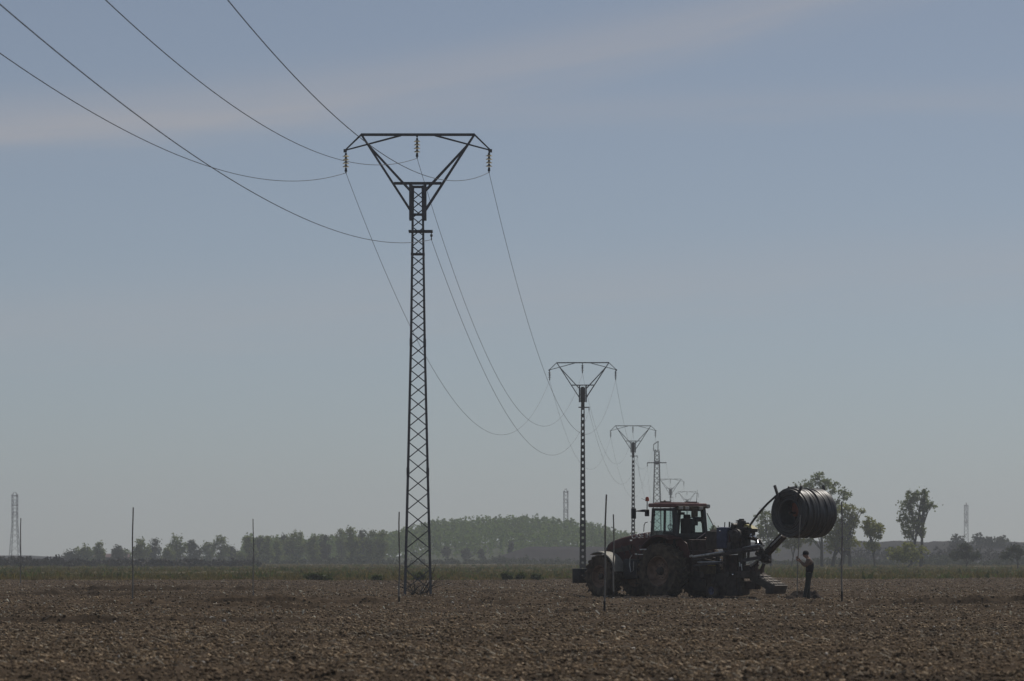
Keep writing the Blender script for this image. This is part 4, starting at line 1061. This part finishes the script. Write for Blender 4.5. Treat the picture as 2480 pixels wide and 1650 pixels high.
# tangle of hoses from the feeder to the boom joint
g = random.Random(5)
for k in range(9):
    p0 = L(1812 + g.uniform(-6, 4), 1297 + g.uniform(-2, 6), g.uniform(-.2, .3)); p3 = L(1846 + g.uniform(-8, 6), 1330 + g.uniform(-8, 10), g.uniform(-.2, .3))
    p1 = L(1824 + g.uniform(-2, 4), 1302 + g.uniform(-2, 5), g.uniform(-.2, .3)); p2 = L(1838 + g.uniform(-2, 6), 1312 + g.uniform(-4, 6), g.uniform(-.2, .3))
    MB().tube([p0, p1, p2, p3], g.uniform(.022, .045), 6).build('hydraulic_hose', M['oily'] if k % 3 else M['black'], I, True)
b = MB()
for k in range(12):
    t_ = k / 11; p = L(1816 + 30 * t_ + g.uniform(-3, 3), 1297 + 28 * t_ * t_ + g.uniform(-3, 3) + 3 * t_, g.uniform(.2, .36)); b.rbox(p, (.07, .06, .05), .015, Matrix.Rotation(k * .7, 3, 'Y'))
b.build('hose_coupling', M['chrome'], I, True)
b = MB()
for k in range(26):
    t_ = g.random(); p = L(1834 + 24 * t_ + g.uniform(-7, 5), 1318 + 42 * t_ + g.uniform(-7, 7), g.uniform(-.25, .3)); b.rbox(p, (g.uniform(.06, .2), g.uniform(.06, .2), g.uniform(.06, .18)), .02, Matrix.Rotation(g.uniform(0, 3), 3, 'Y'))
b.tube([L(1832, 1338, .2), L(1850, 1352, .1), L(1862, 1361, .0)], .10, 8); b.rbox(L(1852, 1346, .0), (.36, .4, .40), .06); b.tube([L(1852, 1357, .1), L(1866, 1362, .1)], .06, 8); b.build('boom_joint', M['oily'], I, True)
b = MB(); a, c_ = L(1846, 1352, 0), L(1898, 1296, 0); b.bar(a, c_, .22, .22, (0, 1, 0)); b.build('boom', M['browniron'], I)
b = MB(); a, c_ = L(1864, 1326, .14), L(1893, 1297, .14); b.tube([a, c_], .028, 6); b.build('boom_ram', M['silver'], I, True)
b = MB(); b.tube([L(1846, 1352, .14), L(1868, 1325, .14)], .06, 8); b.build('ram_cylinder', M['oily'], I, True)
b = MB(); b.bar(L(1815, 1374, .2), L(1836, 1360, .2), .07, .10); b.bar(L(1820, 1384, .1), L(1834, 1364, .1), .14, .16); b.bar(L(1842, 1388, .1), L(1850, 1366, .1), .08, .10); b.bar(L(1838, 1390, .2), L(1846, 1372, .2), .05, .05); b.build('lift_strut', M['browniron'], I)
MB().tube([L(1818, 1372, .3), L(1831, 1361, .3)], .035, 8).build('strut_ram', M['silver'], I, True)
b = MB(); b.rbox(L(1775, 1372, .2), (.70, .30, .85), .05); b.rbox(L(1815, 1385, .05), (.65, .30, .50), .05); b.build('trench_blade', M['browniron'], I, True)
b = MB(); b.rbox(L(1700, 1412, .2), (.9, .5, .55), .06); b.rbox(L(1762, 1416, .25), (1.3, .5, .85), .08); b.rbox(L(1796, 1425, .1), (.5, .4, .5), .06); b.build('trench_box', M['dark'], I, True)
b = MB(); b.rbox(L(1815, 1418, .0), (.9, .3, .30), .03); b.build('skid', M['browniron'], I)
for (x0, y0, x1, y1) in ((1791, 1362, 1792, 1372), (1795.5, 1366, 1797, 1382)): MB().tube([L(x0, y0, .5), L(x1, y1, .5)], .018, 6).build('hydraulic_hose', M['silver'], I, True)
for (x0, y0) in ((1746, 1356.5), (1775, 1392), (1746, 1368), (1744, 1286)): MB().rbox(L(x0, y0, .7), (.08, .05, .06), .02).build('fitting', M['chrome'], I, True)
# small gauge wheel
w = empty('support_wheel', L(1726, 1434, .72)); w.parent = I; w.location.z = .30
t = MB(); t.lathe([(.16, -.09), (.27, -.10), (.305, -.05), (.305, .05), (.27, .10), (.16, .09), (.15, 0), (.16, -.09)], n=30); t.build('tyre', M['tyre'], w, True)
t = MB(); t.lathe([(.17, .085), (.15, .06), (.07, .03), (.06, .08), (.001, .085)], n=24); t.lathe([(.17, -.085), (.001, -.03)], n=24); t.build('rim', M['bluegrey'], w, True)
bars('wheel_arm', [(L(1727, 1424, .62), L(1733, 1394, .5), .08, .08)], M['dark'])
# slatted tail board sloping to the ground
b = MB(); q0, q1 = L(1836, 1390, .0), L(1889, 1418, .0); dv = (q1 - q0); ln = dv.length; ux = dv.normalized(); uy = Vector((0, 1, 0)); uz = ux.cross(uy); 
if uz.z < 0: uz = -uz
Mr = Matrix((ux, uy, uz)).transposed()
for k in range(5):
    yy = -.25 + .125 * k; b.box(q0 + dv * .5 + uy * yy + uz * (.01 * (k % 2)), (ln, .10, .05), Mr)
for t_ in (.08, .3, .52, .74, .95): b.box(q0 + dv * t_ + uz * .045, (.05, .60, .035), Mr)
b.build('tail_board', M['plank'], I)
b = MB()
for s in (-1, 1): b.box(q0 + dv * .5 + uy * s * .31 - uz * .13, (ln + .05, .05, .26), Mr)
b.box(q1 + uz * -.14 + ux * .04, (.06, .66, .32), Mr); b.rbox(q1 - uz * .12 - ux * .22 + Vector((0, 0, -.16)), (.45, .58, .24), .03); b.build('tail_box', M['dark'], I)

# ------------------------------------------------------------------ reel of drain pipe carried on the boom
RC = L(1948, 1243, 0)
RW = Vector((TX, TY, TZ)) + Matrix.Rotation(math.pi - TH, 3, 'Z') @ RC
RL = empty('pipe_reel', RW, math.pi - TH); tag(RL, 'big coil of black drainage pipe held high on the boom', 'pipe reel')
RL.location = RW
g = random.Random(11)
hl, Ro, Ri = .84, .895, .46
prof_ = []
n_t = 15; pr = hl / n_t
offs = [g.uniform(-.008, .008) for _ in range(n_t)]
for k in range(4): offs[5 + k] -= .03
offs[-1] -= .03; offs[-2] += .012; offs[0] -= .05
layers = 5
def turns(r0, seq, s):    # semicircle bulges along y
    out = []
    for y, off in seq:
        for e in range(5):
            a = math.pi * (e / 4); out.append((r0 + off + s * .006 * math.sin(a), y - s * pr * math.cos(a)))
    return out
yk = [-hl + pr * (2 * k + 1) for k in range(n_t)]
outer = turns(Ro - .006, list(zip(yk, offs)), 1)
inner = [(Ri, y) for y in lsp(hl, -hl, 12)]
face_l, face_r = [], []
rr = np.linspace(Ro - .06, Ri, layers * 5)
for j, q in enumerate(rr): face_l.append((q, hl - .012 + .028 * abs(math.sin(math.pi * (j % 5) / 4)) - .02 * g.random()))
for j, q in enumerate(rr[::-1]): face_r.append((q, -(hl - .012 + .028 * abs(math.sin(math.pi * (j % 5) / 4)))))
cb = MB(); cb.lathe(face_r + outer + face_l + inner[1:-1] + face_r[:1], n=72, wob=lambda j, t: .008 * math.sin(2 * t + j * .13) + .006 * math.sin(5 * t + j * .4))
cb.build('pipe_coil', M['pipe'], RL, True)
# loose turns on the coil
for (yy, rr_, ph) in ((.40, .875, .4), (.02, .875, 1.6)):
    b = MB(); b.tube([((rr_ + .012 * math.sin(3 * a)) * math.cos(a + ph), yy + .055 * math.sin(a), (rr_ + .012 * math.sin(3 * a)) * math.sin(a + ph)) for a in lsp(0, 2 * math.pi, 60)], .042, 7)
    b.build('loose_turn', M['pipe'], RL, True)
b = MB(); b.lathe([(.001, -.8), (.13, -.8), (.13, .5), (.001, .5)], n=18); b.rbox((-.05, .35, .18), (.42, .3, .40), .05); b.build('hub', M['orange'], RL, True)
b = MB(); b.tube([(0, -.95, 0), (0, .8, 0)], .05, 8)
for s in (-.6, .45):
    for a in (.6, 2.7, 4.8): b.bar((.1 * math.cos(a), s, .1 * math.sin(a)), (.47 * math.cos(a), s, .47 * math.sin(a)), .05, .05)
b.rbox((.35, 0, -.62), (.5, .3, .3), .05); b.build('spindle', M['browniron'], RL, True)
def rl(px, py, yl): return L(px, py, yl) - RC
for (a, c_) in (((1888, 1214, .88), (1876, 1176, .88)), ((1926, 1212, .90), (1942, 1177, .88)), ((1984, 1210, -.55), (1979, 1182, -.8)), ((1997, 1206, -.88), (1994, 1176, -.88)), ((1908, 1190, .5), (1912, 1179, .5))):
    MB().bar(rl(*a), rl(*c_), .06, .09).build('retaining_bar', M['rusty_steel'], RL)
# pipe running off the reel down into the feeder
a_, b_ = rl(1915, 1182, .45), rl(1814, 1276, 0)
pp = [rl(1930, 1180, .45), a_, rl(1898, 1188, .42), rl(1880, 1201, .35), rl(1860, 1219, .25), rl(1842, 1238, .15), rl(1828, 1256, .05), rl(1818, 1270, 0), rl(1812, 1280, 0)]
MB().tube(pp, .042, 10).build('pipe_lead', M['pipe'], RL, True)
# light falling into the hollow, added as a bright chrome tube
b = MB(); b.tube([(.12 * 1, .42, -.44), (.02, .45, -.42), (-.10, .46, -.45)], .035, 7); b.build('hollow_light_spot', M['chrome'], RL, True)

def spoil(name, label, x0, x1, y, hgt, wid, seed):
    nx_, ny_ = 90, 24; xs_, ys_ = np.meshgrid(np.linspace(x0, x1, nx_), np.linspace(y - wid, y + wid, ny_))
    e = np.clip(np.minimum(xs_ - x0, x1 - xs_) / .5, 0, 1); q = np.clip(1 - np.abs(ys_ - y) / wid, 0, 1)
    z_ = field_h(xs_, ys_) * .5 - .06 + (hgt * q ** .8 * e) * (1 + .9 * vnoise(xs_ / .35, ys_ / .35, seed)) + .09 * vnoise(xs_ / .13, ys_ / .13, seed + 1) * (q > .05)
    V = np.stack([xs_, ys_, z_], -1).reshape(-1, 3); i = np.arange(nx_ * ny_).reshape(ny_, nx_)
    o = npmesh(name, V, np.stack([i[:-1, :-1], i[:-1, 1:], i[1:, 1:], i[1:, :-1]], -1).reshape(-1, 4), M['shadow_soil']); tag(o, label, 'soil bank')
M['shadow_soil'] = soilmat('shadow_dark_soil', (0.018, 0.013, 0.011), (0.045, 0.032, 0.025), 6.0)  # soil darkened to stand in for the shadow on the ground
spoil('spoil_bank', 'trench soil bank darkened as reel shadow, at the feet of the person', 9.5, 11.35, 137.2, .34, .8, 91)
spoil('spoil_bank', 'soil in the same painted shadow tone, thrown up along the tractor wheels', 2.3, 8.6, 140.6, .15, .7, 95)
# ------------------------------------------------------------------ person steadying a pole
PD = 135.0
def skin_obj(name, pts, edges, rad, m, parent, root=0, sub=2):
    me = bpy.data.meshes.new(name); me.from_pydata([tuple(p) for p in pts], edges, []); o = bpy.data.objects.new(name, me); COL.objects.link(o)
    md = o.modifiers.new('s', 'SKIN'); md.use_smooth_shade = True
    sv = me.skin_vertices[0].data
    for k, r_ in enumerate(rad): sv[k].radius = r_ if isinstance(r_, tuple) else (r_, r_); sv[k].use_root = (k == root)
    o.modifiers.new('u', 'SUBSURF').levels = sub; o.modifiers['u'].render_levels = sub
    dg = bpy.context.evaluated_depsgraph_get(); m2 = bpy.data.meshes.new_from_object(o.evaluated_get(dg)); bpy.data.objects.remove(o)
    m2.name = name; m2.materials.clear(); m2.materials.append(m); m2.polygons.foreach_set('use_smooth', [True] * len(m2.polygons))
    o = bpy.data.objects.new(name, m2); COL.objects.link(o); o.parent = parent; return o
PXX = (1955 - CX) * PD / F
PZ = gz(PXX, PD) - .01
S = empty('person', (PXX, PD, PZ)); tag(S, 'person in dark vest and cap, holding a thin pole upright with both hands', 'person')
hs_ = 1.86 / 1.80
# pose in metres, facing -x: hips, spine bent a little forward, head down, both fore-arms raised to the pole
def Q(x, y, z): return Vector((x * hs_, y * hs_, z * hs_))
body = {'pel': Q(.055, 0, .98), 'sp1': Q(.075, 0, 1.13), 'sp2': Q(.09, 0, 1.32), 'chest': Q(.065, 0, 1.45), 'neck': Q(.0, 0, 1.535), 'skull': Q(-.05, 0, 1.615), 'crown': Q(-.048, 0, 1.70)}
pts, edges, rad = [], [], []
def node(p, r, par=None):
    pts.append(p); rad.append(r)
    if par is not None: edges.append((par, len(pts) - 1))
    return len(pts) - 1
pe = node(body['pel'], (.155, .115)); s1 = node(body['sp1'], (.145, .11), pe); s2 = node(body['sp2'], (.165, .12), s1); ch = node(body['chest'], (.15, .11), s2)
nk = node(body['neck'], .058, ch); sk = node(body['skull'], (.078, .098), nk); cr = node(body['crown'], (.066, .08), sk)
ch_ = node(Q(-.098, 0, 1.555), .038, sk)           # jaw
ns = node(Q(-.152, 0, 1.605), .016, sk)           # nose
arms = {}
for s in (-1, 1):
    sh_ = node(Q(.06, s * .165, 1.44), .068, ch); ub = node(Q(-.005, s * .21, 1.35), .056, sh_); el = node(Q(-.065, s * .21, 1.255), .047, ub); fm = node(Q(-.165, s * .14, 1.36), .042, el)
    wr = node(Q(-.265, s * .06, 1.455 + .04 * s), .03, fm); pm = node(Q(-.30, s * .035, 1.495 + .04 * s), (.042, .024), wr); arms[s] = pts[wr]
    # five fingers closing round the pole, thumb from the side of the palm
    for j in range(4):
        f0 = node(Q(-.34, s * .034 , 1.48 + .04 * s + .018 * j), .0095, pm); f1 = node(Q(-.375 - .003 * j, s * .012, 1.482 + .04 * s + .019 * j), .009, f0); f2 = node(Q(-.372, -s * .02, 1.484 + .04 * s + .018 * j), .008, f1); node(Q(-.348 + .003 * j, -s * .024, 1.484 + .04 * s + .018 * j), .0075, f2)
    t0 = node(Q(-.315, s * .01, 1.52 + .04 * s), .011, pm); node(Q(-.345, -s * .014, 1.55 + .04 * s), .009, t0)
legs = {}
for s, kx, fx in ((-1, -.035, -.125), (1, .035, .055)):
    hp = node(Q(.05, s * .09, .90), .092, pe); kn = node(Q(kx, s * .11, .50), .062, hp); cf = node(Q((kx + fx) / 2, s * .115, .30), .055, kn); an = node(Q(fx, s * .12, .09), .04, cf)
    hl_ = node(Q(.02 + fx, s * .12, .045), .04, an); to = node(Q(-.16 + fx, s * .13, .04), (.045, .033), an); legs[s] = (pts[hp], pts[kn], pts[cf], pts[an], pts[hl_], pts[to])
rad = [((q[0] * .62, q[1] * .62) if isinstance(q, tuple) and q[0] > .1 else q) for q in rad]
skin_obj('body', pts, edges, rad, M['skin'], S)
# clothing, a little outside the body
def piece(name, chains, m, root=0):
    p_, e_, r_ = [], [], []
    for par, ch in chains:
        prev = par
        for (pt, rr) in ch:
            rr = tuple(1.15 * q for q in rr) if isinstance(rr, tuple) else rr * 1.15
            p_.append(pt); r_.append(rr)
            if prev is not None: e_.append((prev, len(p_) - 1))
            prev = len(p_) - 1
    return skin_obj(name, p_, e_, r_, m, S, root)
tr = [(None, [(Q(.075, 0, 1.07), .125), (Q(.055, 0, .95), .135)])]
for s in (-1, 1):
    hp, kn, cf, an = legs[s][:4]; tr.append((1, [(hp, .098), (hp.lerp(kn, .5), .084), (kn, .072), (cf, .066), (an + Vector((0, 0, .01)), .064)]))
piece('trousers', tr, M['trousers'])
sl = [(None, [(Q(.065, 0, 1.0), .122), (Q(.08, 0, 1.18), .122), (Q(.09, 0, 1.34), .128), (Q(.055, 0, 1.46), .10), (Q(.02, 0, 1.515), .07)])]
for s in (-1, 1):
    sl.append((3, [(Q(.06, s * .17, 1.445), .072), (Q(-.005, s * .21, 1.35), .062), (Q(-.065, s * .21, 1.255), .056), (Q(-.165, s * .14, 1.36), .048), (Q(-.235, s * .085, 1.43 + .03 * s), .038)]))
piece('shirt', sl, M['shirt'])
piece('vest', [(None, [(Q(.065, 0, .98), .128), (Q(.082, 0, 1.17), .132), (Q(.10, 0, 1.33), .137), (Q(.09, 0, 1.45), .10)])], M['vest'])
for s in (-1, 1):
    an, hl_, to = legs[s][3:]; piece('boot', [(None, [(an + Vector((0, 0, .10)), .06), (an, .056), (an.lerp(to, .4) - Vector((0, 0, .01)), (.055, .046)), (to, (.052, .038))]), (1, [(hl_, .05)])], M['boot'])
b = MB(); cc = Q(-.05, 0, 1.665); b.lathe([(.108, -.02), (.112, .02), (.10, .075), (.07, .11), (.03, .125), (.001, .128)], cc, 'z', 18)
for k in range(9):
    a = math.pi / 2 + math.pi * k / 8
    b.v += [tuple(cc + Vector((.10 * math.cos(a), .09 * math.sin(a), -.01))), tuple(cc + Vector((.10 * math.cos(a) - .12 * abs(math.cos(a)) , .085 * math.sin(a), -.045 * abs(math.cos(a)) - .01)))]
n0 = len(b.v) - 18
for k in range(8): b.f.append((n0 + 2 * k, n0 + 2 * k + 1, n0 + 2 * k + 3, n0 + 2 * k + 2))
b.build('cap', M['cap'], S, True)
for s in (-1, 1): MB().lathe([(.001, -.012), (.028, -.012), (.034, .0), (.02, .012), (.001, .012)], Q(-.035, s * .083, 1.615), 'y', 10).build('ear', M['skin'], S, True)
# the pole being held
PXp = (1934.5 - CX) * PD / F; pz = gz(PXp, PD)
hp = empty('held_pole', (PXp, PD, pz)); tag(hp, 'thin pole held upright by the person beneath the pipe reel', 'pole')
zt = H + (HY - 1247) * PD / F - pz
MB().tube([(-.06, 0, .3), (-.03, 0, 1.5), (.055, 0, zt)], .018, 8).build('shaft', M['pole'], hp, True)
MB().tube([(-.075, 0, -.2), (-.06, 0, .302)], .024, 8).build('dark_foot', M['pole_dark'], hp, True)

# ------------------------------------------------------------------ haze
hm = bpy.data.materials.new('haze'); hm.use_nodes = True
nt = hm.node_tree; nt.nodes.remove(nt.nodes['Principled BSDF'])
pv = nt.nodes.new('ShaderNodeVolumePrincipled')
pv.inputs['Color'].default_value = (0.88, 0.94, 1.0, 1); pv.inputs['Density'].default_value = 0.00027; pv.inputs['Anisotropy'].default_value = 0.2
pv.inputs['Density Attribute'].default_value = ''; pv.inputs['Temperature Attribute'].default_value = ''; pv.inputs['Color Attribute'].default_value = ''
nt.links.new(pv.outputs[0], nt.nodes['Material Output'].inputs['Volume'])
hz = MB().box((0, 1580, 24), (3040, 3320, 52)).build('haze', hm)
tag(hz, 'thin pale haze over the fields', 'haze', kind='stuff')
